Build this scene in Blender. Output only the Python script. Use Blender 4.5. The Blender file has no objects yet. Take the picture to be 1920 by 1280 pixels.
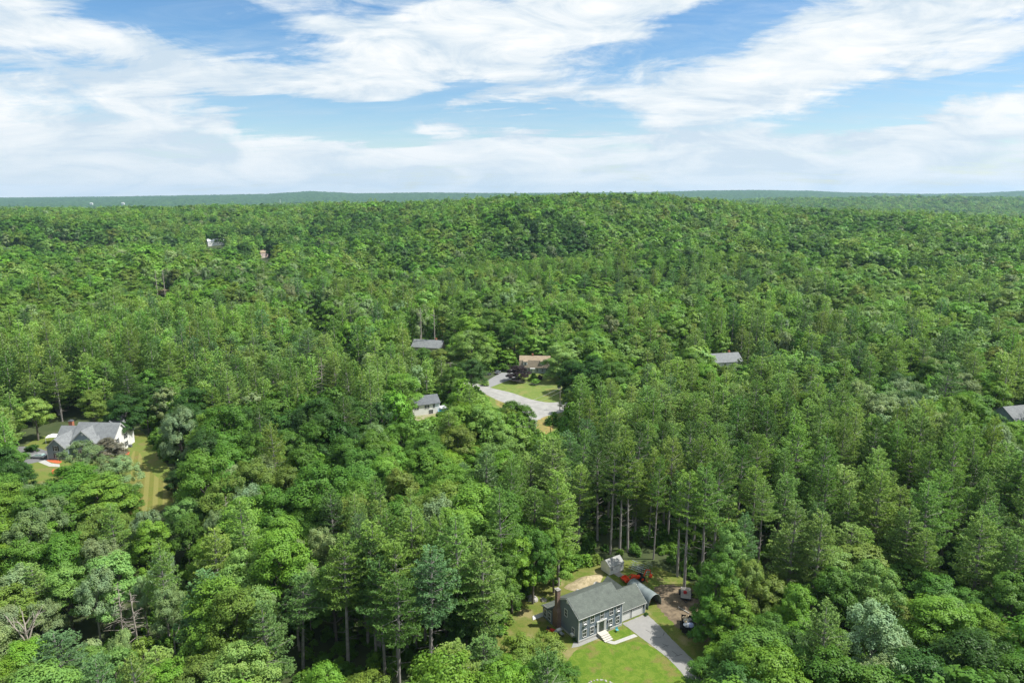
import bpy, math, random
import numpy as np
from math import radians, sin, cos, pi
from mathutils import Vector, Matrix

random.seed(7)
RNG = np.random.default_rng(11)
scene = bpy.context.scene
HAZE = 4.8e-5
COL = scene.collection

# ------------------------------------------------------------------ camera
CAM_H = 80.0
PITCH = 11.9
cam_data = bpy.data.cameras.new('camera')
cam_data.sensor_width = 36.0
cam_data.lens = 24.0
cam_data.clip_start = 0.5
cam_data.clip_end = 60000.0
cam = bpy.data.objects.new('camera', cam_data)
COL.objects.link(cam)
cam.location = (0, 0, CAM_H)
cam.rotation_euler = (radians(90 - PITCH), 0, 0)
scene.camera = cam

# ------------------------------------------------------------------ exposure
vs = scene.view_settings
vs.view_transform = 'Standard'
vs.look = 'None'
vs.exposure = 0.55
vs.gamma = 1.0
vs.use_curve_mapping = False
scene.render.engine = 'CYCLES'
cy = scene.cycles
cy.max_bounces = 6
cy.diffuse_bounces = 3
cy.glossy_bounces = 2
cy.transmission_bounces = 3
cy.transparent_max_bounces = 4
cy.volume_bounces = 0
cy.use_denoising = True
cy.denoiser = 'OPENIMAGEDENOISE'
cy.denoising_input_passes = 'RGB_ALBEDO_NORMAL'
cy.denoising_prefilter = 'NONE'
cy.sample_clamp_indirect = 6.0
cy.use_adaptive_sampling = False

# ------------------------------------------------------------------ sun
SUN_EL = 57.0
SUN_AZ = 92.0          # degrees clockwise from +Y (the view direction): to the right
sun_data = bpy.data.lights.new('sun', 'SUN')
sun_data.energy = 5.0
sun_data.angle = radians(0.53)
sun_data.color = (1.0, 0.965, 0.90)
sun = bpy.data.objects.new('sun', sun_data)
COL.objects.link(sun)
sd = Vector((sin(radians(SUN_AZ)) * cos(radians(SUN_EL)), cos(radians(SUN_AZ)) * cos(radians(SUN_EL)), sin(radians(SUN_EL))))
sun.rotation_euler = (-sd).to_track_quat('-Z', 'Y').to_euler()
sun.location = (200, 100, 300)

# ------------------------------------------------------------------ world: Nishita sky with layered clouds
world = bpy.data.worlds.new('World')
scene.world = world
world.use_nodes = True
wt = world.node_tree
wt.nodes.clear()


class NT:
    """tiny node-expression helper"""
    def __init__(self, tree):
        self.t = tree

    def node(self, typ, **kw):
        n = self.t.nodes.new(typ)
        for k, v in kw.items():
            setattr(n, k, v)
        return n

    def put(self, sock, v):
        if v is None:
            return
        if isinstance(v, bpy.types.NodeSocket):
            self.t.links.new(v, sock)
        else:
            sock.default_value = v

    def m(self, op, a, b=None, c=None, clamp=False):
        n = self.node('ShaderNodeMath', operation=op, use_clamp=clamp)
        self.put(n.inputs[0], a)
        if b is not None:
            self.put(n.inputs[1], b)
        if c is not None:
            self.put(n.inputs[2], c)
        return n.outputs[0]

    def xyz(self, v):
        n = self.node('ShaderNodeSeparateXYZ')
        self.put(n.inputs[0], v)
        return n.outputs

    def comb(self, x, y, z):
        n = self.node('ShaderNodeCombineXYZ')
        for i, s in enumerate((x, y, z)):
            self.put(n.inputs[i], s)
        return n.outputs[0]

    def noise(self, vec, scale, detail=4, rough=0.5, dist=0.0, w=None):
        n = self.node('ShaderNodeTexNoise')
        if vec is not None:
            self.put(n.inputs['Vector'], vec)
        n.inputs['Scale'].default_value = scale
        n.inputs['Detail'].default_value = detail
        n.inputs['Roughness'].default_value = rough
        n.inputs['Distortion'].default_value = dist
        return n.outputs['Fac']

    def ramp(self, fac, stops, interp='LINEAR'):
        n = self.node('ShaderNodeValToRGB')
        n.color_ramp.interpolation = interp
        els = n.color_ramp.elements
        while len(els) < len(stops):
            els.new(0.5)
        for e, (p, c) in zip(els, stops):
            e.position = p
            e.color = (*c, 1) if len(c) == 3 else c
        self.put(n.inputs[0], fac)
        return n.outputs[0]

    def mix(self, fac, a, b, mode='MIX'):
        n = self.node('ShaderNodeMix', data_type='RGBA', blend_type=mode)
        self.put(n.inputs[0], fac)
        for s, v in ((n.inputs[6], a), (n.inputs[7], b)):
            if isinstance(v, (tuple, list)) and len(v) == 3:
                v = (*v, 1)
            self.put(s, v)
        return n.outputs[2]

    def sstep(self, v, lo, hi):
        n = self.node('ShaderNodeMapRange', interpolation_type='SMOOTHSTEP')
        self.put(n.inputs[0], v)
        n.inputs[1].default_value = lo
        n.inputs[2].default_value = hi
        return n.outputs[0]


w = NT(wt)
sky = w.node('ShaderNodeTexSky', sky_type='NISHITA')
sky.sun_disc = False
sky.sun_elevation = radians(SUN_EL)
sky.sun_rotation = radians(SUN_AZ)
sky.altitude = 150
sky.air_density = 1.0
sky.dust_density = 0.6
sky.ozone_density = 2.0
tc = w.node('ShaderNodeTexCoord')
dx, dy, dz = w.xyz(tc.outputs['Generated'])
azm = w.m('ARCTAN2', dx, dy)
elv = w.m('ARCSINE', dz)
zz = w.m('ADD', w.m('MAXIMUM', dz, 0.0), 0.13)
cx = w.m('DIVIDE', dx, zz)
cyy = w.m('DIVIDE', dy, zz)
# big sheets drift from lower left to upper right of the view: shear the cloud plane
px_ = w.m('ADD', w.m('MULTIPLY', cx, 0.42), w.m('MULTIPLY', cyy, 0.20))
cp = w.comb(px_, cyy, 3.7)
big = w.noise(cp, 1.15, 2, 0.5, 0.3)
fine = w.noise(cp, 3.4, 12, 0.66, 0.9)
wisp = w.noise(w.comb(w.m('MULTIPLY', azm, 9.0), w.m('MULTIPLY', elv, 26.0), 9.1), 1.0, 12, 0.62, 0.8)


def sky_px(px, py):
    a = (px - 960) / 1280.0
    b = (640 - py) / 1280.0
    P = radians(PITCH)
    d = Vector((a, cos(P) + b * sin(P), -sin(P) + b * cos(P))).normalized()
    return math.atan2(d.x, d.y), math.asin(d.z)


# clear (blue) and thick (white) stretches of the cloud cover: centre px,py, half sizes px, tilt deg, amount
holes = [(430, 50, 260, 50, 8, -.46), (830, 8, 300, 28, 0, -.25), (560, 90, 120, 40, -5, -.12), (90, 150, 200, 38, 12, -.22), (640, 228, 150, 32, 6, -.95), (470, 190, 110, 16, 5, -.22), (1010, 222, 170, 26, 4, -.90),
         (860, 183, 110, 12, -8, -.40), (450, 190, 90, 18, 4, -.25), (1120, 105, 150, 22, -14, -.16), (1340, 50, 110, 40, -18, -.42), (1420, 12, 90, 22, 0, -.28), (1310, 95, 120, 25, 0, -.25),
         (1660, 195, 170, 28, -9, -.50), (1850, 150, 130, 16, -14, -.20), (1860, 30, 140, 20, -14, -.16), (1560, 330, 130, 9, -3, -.2), (960, 320, 260, 9, -3, -.10), (60, 250, 120, 20, 0, -.10),
         (1110, 25, 170, 48, -6, .34), (110, 45, 170, 34, 12, .34), (700, 80, 170, 45, 4, .30), (430, 165, 420, 30, -2, .18), (580, 214, 55, 7, 2, .42), (900, 60, 230, 70, -12, .26), (910, 198, 120, 18, -4, .40),
         (1560, 100, 330, 42, -14, .30), (1400, 175, 200, 36, -12, .24), (1750, 235, 260, 20, -5, .30), (700, 285, 230, 26, -8, .22), (1000, 260, 200, 18, -4, .16), (200, 260, 330, 50, 0, .14)]
dens = None
# warp the patch coordinates with noise so that no outline is a plain ellipse
wx = w.m('MULTIPLY', w.m('SUBTRACT', w.noise(cp, 2.3, 6, 0.6, 0.4), 0.5), 0.20)
wy = w.m('MULTIPLY', w.m('SUBTRACT', w.noise(w.comb(cyy, px_, 1.3), 2.3, 6, 0.6, 0.4), 0.5), 0.085)
az2 = w.m('ADD', azm, wx)
el2 = w.m('ADD', elv, wy)
for (hx, hy, rx, ry, tilt, amt) in holes:
    a0, e0 = sky_px(hx, hy)
    ct, st = cos(radians(-tilt)), sin(radians(-tilt))
    du = w.m('SUBTRACT', az2, a0)
    dv = w.m('SUBTRACT', el2, e0)
    uu = w.m('DIVIDE', w.m('ADD', w.m('MULTIPLY', du, ct), w.m('MULTIPLY', dv, st)), rx / 1280.0)
    vv = w.m('DIVIDE', w.m('SUBTRACT', w.m('MULTIPLY', dv, ct), w.m('MULTIPLY', du, st)), ry / 1280.0)
    r2 = w.m('ADD', w.m('MULTIPLY', uu, uu), w.m('MULTIPLY', vv, vv))
    g = w.m('MULTIPLY', w.m('EXPONENT', w.m('MULTIPLY', r2, -1.0)), amt)
    dens = g if dens is None else w.m('ADD', dens, g)
base = w.m('ADD', w.m('MULTIPLY', big, 0.50), w.m('MULTIPLY', fine, 0.85))
base = w.m('ADD', base, w.m('MULTIPLY', wisp, 1.05))
hor = w.m('MULTIPLY', w.m('SUBTRACT', 1.0, w.sstep(elv, 0.0, 0.12)), 0.12)      # sheets close up towards the horizon
total = w.m('ADD', w.m('ADD', base, dens), w.m('ADD', hor, -0.475))
cover = w.sstep(total, 0.40, 0.82)
cover = w.m('POWER', cover, 0.75)
cover = w.m('MAXIMUM', cover, w.m('MULTIPLY', w.sstep(fine, 0.35, 0.7), 0.28))
lumn = w.noise(w.comb(w.m('MULTIPLY', azm, 7.0), w.m('MULTIPLY', elv, 24.0), 5.0), 1.0, 10, 0.6, 1.0)
ccol = w.ramp(w.m('ADD', w.m('MULTIPLY', lumn, 0.9), w.m('MULTIPLY', total, 0.22)), [(0.53, (5.6, 6.7, 7.7)), (0.65, (7.5, 8.1, 8.5)), (0.79, (9.1, 9.2, 9.2))])
horc = w.sstep(elv, 0.0, 0.14)
ccol = w.mix(horc, w.mix(0.45, (6.6, 7.5, 8.1), ccol), ccol)
hs = w.node('ShaderNodeHueSaturation')
hs.inputs['Saturation'].default_value = 1.3
hs.inputs['Value'].default_value = 1.3
wt.links.new(sky.outputs[0], hs.inputs['Color'])
mixed = w.mix(cover, hs.outputs[0], ccol)
bg = w.node('ShaderNodeBackground')
bg.inputs['Strength'].default_value = 0.078
wt.links.new(mixed, bg.inputs['Color'])
wo = w.node('ShaderNodeOutputWorld')
wt.links.new(bg.outputs[0], wo.inputs['Surface'])


# ------------------------------------------------------------------ small helpers
def ground_at(px, py, z=0.0):
    """point of the plane z that the photograph shows at px,py (1920x1280)"""
    a = (px - 960) / 1280.0
    b = (640 - py) / 1280.0
    P = radians(PITCH)
    d = (a, cos(P) + b * sin(P), -sin(P) + b * cos(P))
    t = (CAM_H - z) / -d[2]
    return d[0] * t, d[1] * t


def proj(x, y, z):
    P = radians(PITCH)
    zz = z - CAM_H
    dep = y * cos(P) - zz * sin(P)
    up = y * sin(P) + zz * cos(P)
    return 960 + 1280 * x / dep, 640 - 1280 * up / dep, dep


def hash2(ix, iy, seed):
    n = (ix.astype(np.int64) * 374761393 + iy.astype(np.int64) * 668265263 + seed * 974634777) & 0x7fffffff
    n = ((n ^ (n >> 13)) * 1274126177) & 0x7fffffff
    n = n ^ (n >> 16)
    return (n & 0xffff) / 65535.0


def vnoise(x, y, scale, seed=0):
    x = np.asarray(x, float) / scale
    y = np.asarray(y, float) / scale
    ix = np.floor(x)
    iy = np.floor(y)
    fx = x - ix
    fy = y - iy
    fx = fx * fx * (3 - 2 * fx)
    fy = fy * fy * (3 - 2 * fy)
    a = hash2(ix, iy, seed)
    b = hash2(ix + 1, iy, seed)
    c = hash2(ix, iy + 1, seed)
    d = hash2(ix + 1, iy + 1, seed)
    return (a * (1 - fx) + b * fx) * (1 - fy) + (c * (1 - fx) + d * fx) * fy


def sst(v, lo, hi):
    t = np.clip((v - lo) / (hi - lo), 0, 1)
    return t * t * (3 - 2 * t)


HX = [-400, 0, 150, 300, 600, 800, 900, 1000, 1150, 1250, 1320, 1400, 1500, 1600, 1750, 1920, 2300]
HC = [396, 394, 393, 392, 387, 380, 374, 369, 366, 370, 378, 388, 396, 402, 412, 418, 424]
HD = [1500, 1500, 1450, 1450, 1400, 1350, 1300, 1250, 1250, 1250, 1200, 1150, 1100, 1000, 950, 950, 950]
FX = [-400, 0, 250, 400, 520, 600, 680, 800, 950, 1200, 1300, 1400, 1500, 1550, 1700, 1800, 1920, 2300]
FC = [372, 371.5, 369, 366.5, 364.5, 359.5, 363.5, 362, 363, 361.5, 358.5, 357.5, 359, 361.5, 364.5, 363, 356.5, 361]


def terrain(x, y):
    x = np.asarray(x, float)
    y = np.asarray(y, float)
    r = np.hypot(x, y)
    th = np.arctan2(x, np.maximum(y, 1e-3))
    th = np.where(y < 0, np.sign(x) * 1.2, th)
    px = 960 + 1280 * np.tan(np.clip(th, -0.85, 0.85)) * 0.98
    D = np.interp(px, HX, HD)
    C = np.interp(px, HX, HC)
    dep = np.maximum(r * np.cos(np.clip(th, -0.85, 0.85)), 1)
    hc = 80 - 17 + (370.3 - C) / 1280 * D * 1.02
    up = sst(dep, 430, D * 1.02)
    down = 1 - sst(dep, D * 1.03, D * 1.03 + 1300)
    h = hc * up * down
    h = h + (vnoise(x, y, 170, 3) - 0.5) * 27 * sst(dep, 420, 620) * (1 - 0.85 * sst(dep, D * 0.62, D * 0.95))
    h = h + (vnoise(x, y, 420, 5) - 0.5) * 26 * sst(dep, 600, 850) * (1 - sst(dep, D * 0.62, D * 0.92)) 
    # middle-distance ridge on the right, then the far range
    rr = sst(px, 1150, 1500)
    h = h + rr * 50 * sst(dep, 2300, 3700) * (1 - sst(dep, 3800, 4700) * 0.8)
    F = np.interp(px, FX, FC)
    hf = 80 - 14 + (370.3 - F) / 1280 * 8200
    ramp = sst(dep, 3600, 8200)
    h = np.maximum(h, 0) * (1 - sst(dep, 4200, 7000)) + hf * ramp ** 1.2
    h = h + (vnoise(x, y, 700, 8) - 0.5) * 34 * sst(dep, 2300, 3300) * (1 - sst(dep, 5600, 7400))
    h = h * (1 - 0.9 * sst(dep, 8400, 10200))
    return np.where(dep < 430, 0.0, h)


def tz(x, y):
    return float(terrain(np.array([x]), np.array([y]))[0])


# ------------------------------------------------------------------ materials
MATS = {}


def mat(name, color, rough=0.7, noise=None, metal=0.0, spec=0.3, bump=None, alpha=None):
    """noise = (scale, amount, second colour)"""
    if name in MATS:
        return MATS[name]
    m = bpy.data.materials.new(name)
    m.use_nodes = True
    t = m.node_tree
    n = NT(t)
    b = t.nodes['Principled BSDF']
    b.inputs['Roughness'].default_value = rough
    b.inputs['Metallic'].default_value = metal
    b.inputs['Specular IOR Level'].default_value = spec
    col = (*color, 1)
    if noise:
        co = n.node('ShaderNodeTexCoord').outputs['Object']
        f = n.noise(co, noise[0], 6, 0.65)
        f = n.sstep(f, 0.5 - noise[1] * 0.5, 0.5 + noise[1] * 0.5)
        col = n.mix(f, color, noise[2])
        t.links.new(col, b.inputs['Base Color'])
    else:
        b.inputs['Base Color'].default_value = col
    if bump:
        co = n.node('ShaderNodeTexCoord').outputs['Object']
        bn = n.node('ShaderNodeBump')
        bn.inputs['Strength'].default_value = bump[1]
        bn.inputs['Distance'].default_value = 0.05
        t.links.new(n.noise(co, bump[0], 4, 0.6), bn.inputs['Height'])
        t.links.new(bn.outputs[0], b.inputs['Normal'])
    MATS[name] = m
    return m


def leaf_mat(name, color, second, instanced, sheen=0.2, rough=0.5, transl=0.24):
    m = bpy.data.materials.new(name)
    m.use_nodes = True
    t = m.node_tree
    n = NT(t)
    t.nodes.clear()
    if instanced:
        at = n.node('ShaderNodeAttribute', attribute_type='INSTANCER', attribute_name='tone')
        tone = at.outputs['Color']
    else:
        tone = n.node('ShaderNodeObjectInfo').outputs['Color']
    g = n.node('ShaderNodeNewGeometry')
    f1 = n.sstep(n.noise(g.outputs['Position'], 0.55, 3, 0.6), 0.35, 0.68)
    f2 = n.noise(g.outputs['Position'], 4.5, 1, 0.5)
    c = n.mix(f1, color, second)
    v = n.m('ADD', n.m('MULTIPLY', f2, 0.9), 0.55)
    vm = n.node('ShaderNodeVectorMath', operation='SCALE')
    t.links.new(c, vm.inputs[0])
    t.links.new(v, vm.inputs['Scale'])
    c = n.mix(1.0, vm.outputs[0], tone, 'MULTIPLY')
    p = n.node('ShaderNodeBsdfPrincipled')
    t.links.new(c, p.inputs['Base Color'])
    p.inputs['Roughness'].default_value = rough
    p.inputs['Specular IOR Level'].default_value = sheen
    tr = n.node('ShaderNodeBsdfTranslucent')
    tcol = n.mix(1.0, c, (1.5, 1.55, 0.7), 'MULTIPLY')
    t.links.new(tcol, tr.inputs['Color'])
    ms = n.node('ShaderNodeMixShader')
    ms.inputs[0].default_value = transl
    t.links.new(p.outputs[0], ms.inputs[1])
    t.links.new(tr.outputs[0], ms.inputs[2])
    o = n.node('ShaderNodeOutputMaterial')
    t.links.new(ms.outputs[0], o.inputs['Surface'])
    return m


LEAF = {k: leaf_mat('broad_leaves_' + ('far' if k else 'near'), (0.92, 1.0, 0.95), (1.10, 1.07, 0.85), k) for k in (0, 1)}
NEEDLE = {k: leaf_mat('pine_needles_' + ('far' if k else 'near'), (0.95, 1.0, 1.0), (1.08, 1.05, 0.88), k, 0.18, 0.55, 0.24) for k in (0, 1)}
BARK = mat('bark', (0.10, 0.085, 0.07), 0.9, (2.5, 0.5, (0.19, 0.17, 0.15)))
PALEBARK = mat('pale_bark', (0.36, 0.33, 0.29), 0.85, (1.5, 0.5, (0.22, 0.2, 0.18)))
DEADBARK = mat('bleached_wood', (0.42, 0.38, 0.33), 0.85, (1.5, 0.5, (0.25, 0.21, 0.18)))


# ------------------------------------------------------------------ mesh builder
class MB:
    def __init__(self):
        self.v, self.f, self.mi = [], [], []

    def add(self, vs, fs, mi=0):
        o = len(self.v)
        self.v += [tuple(p) for p in vs]
        self.f += [tuple(i + o for i in f) for f in fs]
        self.mi += [mi] * len(fs)
        return self

    def box(self, x0, y0, z0, x1, y1, z1, mi=0):
        x0, x1 = min(x0, x1), max(x0, x1)
        y0, y1 = min(y0, y1), max(y0, y1)
        z0, z1 = min(z0, z1), max(z0, z1)
        return self.add([(x0, y0, z0), (x1, y0, z0), (x1, y1, z0), (x0, y1, z0), (x0, y0, z1), (x1, y0, z1), (x1, y1, z1), (x0, y1, z1)],
                        [(0, 3, 2, 1), (4, 5, 6, 7), (0, 1, 5, 4), (1, 2, 6, 5), (2, 3, 7, 6), (3, 0, 4, 7)], mi)

    def tube(self, pts, rad, n=6, cap=True, mi=0):
        pts = [Vector(p) for p in pts]
        if not isinstance(rad, (list, tuple)):
            rad = [rad] * len(pts)
        rings = []
        for i, p in enumerate(pts):
            d = (pts[min(i + 1, len(pts) - 1)] - pts[max(i - 1, 0)]).normalized()
            a = d.cross(Vector((0, 0, 1)))
            if a.length < 0.05:
                a = d.cross(Vector((1, 0, 0)))
            a.normalize()
            b = d.cross(a)
            rings.append([p + (a * cos(2 * pi * k / n) + b * sin(2 * pi * k / n)) * rad[i] for k in range(n)])
        vs = [q for r in rings for q in r]
        fs = []
        for i in range(len(pts) - 1):
            for k in range(n):
                fs.append((i * n + k, i * n + (k + 1) % n, (i + 1) * n + (k + 1) % n, (i + 1) * n + k))
        if cap:
            fs.append(tuple(range(n - 1, -1, -1)))
            fs.append(tuple((len(pts) - 1) * n + k for k in range(n)))
        return self.add(vs, fs, mi)

    def extrude_y(self, prof, y0, y1, mi=0):
        """closed profile of (x,z) counterclockwise seen from -y, from y0 to y1"""
        n = len(prof)
        vs = [(x, y0, z) for x, z in prof] + [(x, y1, z) for x, z in prof]
        fs = [tuple(range(n)), tuple(range(2 * n - 1, n - 1, -1))]
        fs += [((k + 1) % n, k, n + k, n + (k + 1) % n) for k in range(n)]
        return self.add(vs, fs, mi)

    def extrude_x(self, prof, x0, x1, mi=0):
        n = len(prof)
        vs = [(x0, y, z) for y, z in prof] + [(x1, y, z) for y, z in prof]
        fs = [tuple(range(n - 1, -1, -1)), tuple(range(n, 2 * n))]
        fs += [(k, (k + 1) % n, n + (k + 1) % n, n + k) for k in range(n)]
        return self.add(vs, fs, mi)

    def build(self, name, mats, parent=None, smooth=False, loc=None):
        me = bpy.data.meshes.new(name)
        me.from_pydata(self.v, [], self.f)
        if not isinstance(mats, (list, tuple)):
            mats = [mats]
        for m in mats:
            me.materials.append(m)
        if len(mats) > 1:
            me.polygons.foreach_set('material_index', self.mi)
        if smooth:
            me.polygons.foreach_set('use_smooth', [True] * len(me.polygons))
        me.update()
        return link(name, me, parent, loc)


def link(name, me, parent=None, loc=None):
    o = bpy.data.objects.new(name, me)
    COL.objects.link(o)
    if parent:
        o.parent = parent
    if loc:
        o.location = loc
    return o


def tag(o, label=None, cat=None, group=None, kind=None):
    if label:
        o['label'] = label
    if cat:
        o['category'] = cat
    if group:
        o['group'] = group
    if kind:
        o['kind'] = kind
    return o


def thing(name, label, cat, loc=(0, 0, 0), rz=0.0, group=None):
    o = bpy.data.objects.new(name, None)
    o.empty_display_size = 0.5
    COL.objects.link(o)
    o.location = loc
    o.rotation_euler = (0, 0, rz)
    return tag(o, label, cat, group)


# ------------------------------------------------------------------ ground sheets
def polar_sheet(name, material, radii, angs, zf, smooth=True):
    R, A = np.meshgrid(radii, angs, indexing='ij')
    X = R * np.sin(A)
    Y = R * np.cos(A)
    Z = zf(X, Y)
    nr, na = R.shape
    co = np.stack([X, Y, Z], -1).reshape(-1, 3).astype(np.float32)
    i, j = np.meshgrid(np.arange(nr - 1), np.arange(na - 1), indexing='ij')
    a = (i * na + j).ravel()
    q = np.stack([a, a + 1, a + na + 1, a + na], -1)
    q = q[:, ::-1]
    return np_mesh(name, co, q, material, smooth)


def np_mesh(name, co, quads, material, smooth=False, mats_idx=None):
    me = bpy.data.meshes.new(name)
    nq = len(quads)
    me.vertices.add(len(co))
    me.vertices.foreach_set('co', np.ascontiguousarray(co, dtype=np.float32).ravel())
    me.loops.add(nq * 4)
    me.loops.foreach_set('vertex_index', np.ascontiguousarray(quads, dtype=np.int32).ravel())
    me.polygons.add(nq)
    me.polygons.foreach_set('loop_start', np.arange(0, nq * 4, 4, dtype=np.int32))
    me.polygons.foreach_set('loop_total', np.full(nq, 4, dtype=np.int32))
    for m in (material if isinstance(material, (list, tuple)) else [material]):
        me.materials.append(m)
    if mats_idx is not None:
        me.polygons.foreach_set('material_index', mats_idx.astype(np.int32))
    if smooth:
        me.polygons.foreach_set('use_smooth', np.ones(nq, dtype=bool))
    me.update(calc_edges=True)
    return me


FLOOR = mat('forest_floor', (0.035, 0.055, 0.016), 0.95, (0.18, 0.4, (0.06, 0.075, 0.028)))
radii = np.concatenate([[0.5], np.geomspace(20, 11500, 330)])
angs = np.linspace(-pi, pi, 541)
gme = polar_sheet('ground', FLOOR, radii, angs, terrain)
ground = tag(link('ground', gme), 'dark leafy forest floor under the trees', kind='structure')

# flat yards and paved areas -------------------------------------------------


def grass_mat(name, c1, c2, c3, scale=0.35, stripes=None):
    m = bpy.data.materials.new(name)
    m.use_nodes = True
    t = m.node_tree
    n = NT(t)
    b = t.nodes['Principled BSDF']
    b.inputs['Roughness'].default_value = 0.9
    b.inputs['Specular IOR Level'].default_value = 0.15
    g = n.node('ShaderNodeNewGeometry').outputs['Position']
    f = n.sstep(n.noise(g, scale, 7, 0.7, 0.8), 0.42, 0.58)
    f2 = n.sstep(n.noise(g, scale * 0.45, 3, 0.5), 0.52, 0.66)
    c = n.mix(f, c1, c2)
    c = n.mix(n.m('MULTIPLY', f2, 0.85), c, c3)
    if stripes:
        ang, width, amt = stripes
        x, y, z = n.xyz(g)
        s = n.m('ADD', n.m('MULTIPLY', x, cos(ang)), n.m('MULTIPLY', y, sin(ang)))
        wv = n.m('SINE', n.m('MULTIPLY', s, pi / width))
        wv = n.sstep(wv, -0.25, 0.25)
        c = n.mix(n.m('MULTIPLY', wv, amt), c, stripes_col)
    hi = n.noise(g, 7.0, 3, 0.7)
    c = n.mix(1.0, c, n.ramp(hi, [(0.3, (0.62, 0.62, 0.62)), (0.7, (1.25, 1.25, 1.25))]), 'MULTIPLY')
    t.links.new(c, b.inputs['Base Color'])
    return m


stripes_col = (0.21, 0.20, 0.06)
YARD = grass_mat('yard_grass', (0.085, 0.155, 0.014), (0.130, 0.190, 0.024), (0.165, 0.150, 0.045), 0.7)
DRY = grass_mat('dry_grass', (0.15, 0.16, 0.04), (0.10, 0.145, 0.022), (0.25, 0.215, 0.10), 0.4)
STRIPE = 26
STRIPED = grass_mat('striped_grass', (0.15, 0.155, 0.035), (0.13, 0.15, 0.03), (0.17, 0.14, 0.045), 0.3, (radians(STRIPE), 1.2, 0.85))
ASPH = mat('old_asphalt', (0.27, 0.265, 0.25), 0.9, (0.9, 0.7, (0.22, 0.215, 0.205)), bump=(9, .4))
ROADM = mat('pale_road_asphalt', (0.31, 0.305, 0.285), 0.9, (0.35, 0.3, (0.25, 0.245, 0.23)), bump=(9, .3))
DIRT = mat('dirt', (0.10, 0.075, 0.05), 0.95, (0.9, 0.35, (0.20, 0.155, 0.10)))
SAND = mat('sand', (0.40, 0.33, 0.21), 0.95, (1.6, 0.35, (0.24, 0.20, 0.11)), bump=(3, 1.0))
CONC = mat('concrete', (0.42, 0.41, 0.38), 0.85, (2, 0.5, (0.33, 0.33, 0.31)))
MULCH = mat('orange_mulch', (0.52, 0.13, 0.045), 0.95, (3, 0.5, (0.36, 0.09, 0.04)))


def smooth_poly(pts, it=2):
    for _ in range(it):
        out = []
        for i in range(len(pts)):
            a, b = pts[i], pts[(i + 1) % len(pts)]
            out.append((a[0] * .75 + b[0] * .25, a[1] * .75 + b[1] * .25))
            out.append((a[0] * .25 + b[0] * .75, a[1] * .25 + b[1] * .75))
        pts = out
    return pts


def sheet(name, pts, z, m, label=None, kind='structure', smooth=0, wob=0.0, thick=0.0):
    if smooth:
        pts = smooth_poly(pts, smooth)
    if wob:
        out = []
        for i in range(len(pts)):
            a, b_ = pts[i], pts[(i + 1) % len(pts)]
            k_ = max(1, int(math.hypot(b_[0] - a[0], b_[1] - a[1]) / 0.45))
            for j in range(k_):
                out.append((a[0] + (b_[0] - a[0]) * j / k_ + random.uniform(-wob, wob), a[1] + (b_[1] - a[1]) * j / k_ + random.uniform(-wob, wob)))
        pts = out
    area = sum(pts[i][0] * pts[(i + 1) % len(pts)][1] - pts[(i + 1) % len(pts)][0] * pts[i][1] for i in range(len(pts)))
    if area < 0:
        pts = pts[::-1]
    b = MB()
    n = len(pts)
    b.add([(x, y, z) for x, y in pts], [tuple(range(n))])
    if thick:
        b.add([(x, y, z) for x, y in pts] + [(x, y, z - thick) for x, y in pts], [(n + k, n + (k + 1) % n, (k + 1) % n, k) for k in range(n)])
    o = b.build(name, m)
    return tag(o, label, kind=kind)


def G(*pp):
    return [ground_at(*p) for p in pp]


# yard of the grey house
yard_pts = [(-3, 97), (11, 96), (20, 95), (29, 98), (34, 104), (38, 108), (41, 116), (42, 126), (38, 132), (30, 140), (22, 141), (14, 137.5), (8, 134), (2, 130), (-1, 122), (-3, 114), (-4, 105)]
sheet('yard_dry_grass', yard_pts, 0.010, DRY, 'dry yellowish grass round the grey house', smooth=2, wob=0.25)
sheet('front_lawn', [(8, 95), (16, 94), (24, 96), (31, 96), (30, 101), (28.8, 104.5), (27.6, 107.2), (23.8, 112.4), (18.0, 110.2), (16.3, 112.6), (12.5, 110.3), (10.5, 108), (8.5, 103)], 0.018, YARD, 'bright green front lawn of the grey house', smooth=1, wob=0.1)
sheet('small_lawn', [(17.6, 112.9), (18.8, 111.9), (23.2, 113.6), (21.3, 116.4), (19.2, 115.3), (17.4, 114.2)], 0.018, YARD, 'small green lawn between steps and driveway', smooth=0)
sheet('driveway', wob=.05, z=0.026, m=ASPH, label='cracked grey asphalt driveway in front of the garage', pts=[(21.2, 117.2), (23.6, 113.5), (25.6, 110.5), (27.6, 107.3), (29, 104), (30.5, 99), (31.5, 94), (36, 94), (34.5, 100), (33, 104.5), (31.5, 107.8), (29.6, 112.5), (28.2, 116.5), (26.6, 119.9), (25.9, 120.0)])
sheet('dirt_patch', [(29.5, 121), (31.5, 116), (33, 112.5), (36, 111), (38.5, 114), (39.5, 120), (39, 128), (34, 131), (30, 130), (28.5, 126)], 0.018, DIRT, 'brown dirt and leaf litter beside the driveway', smooth=2, wob=0.3)
sheet('bare_dirt_strip', [(11.5, 112.0), (10.8, 109.9), (12.2, 110.3), (16.0, 112.6), (16.9, 113.7)], 0.022, mat('grey_gravel', (0.2, 0.2, 0.19), 0.95, (4, .5, (0.3, 0.3, 0.28))), 'grey gravel strip along the front of the grey house')
sheet('garden_path', [(18.3, 111.0), (17.2, 111.6), (17.7, 112.3), (18.8, 111.75), (22.9, 113.95), (23.45, 113.25), (18.9, 110.9)], 0.030, CONC, 'narrow concrete path from the steps to the driveway')
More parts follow.
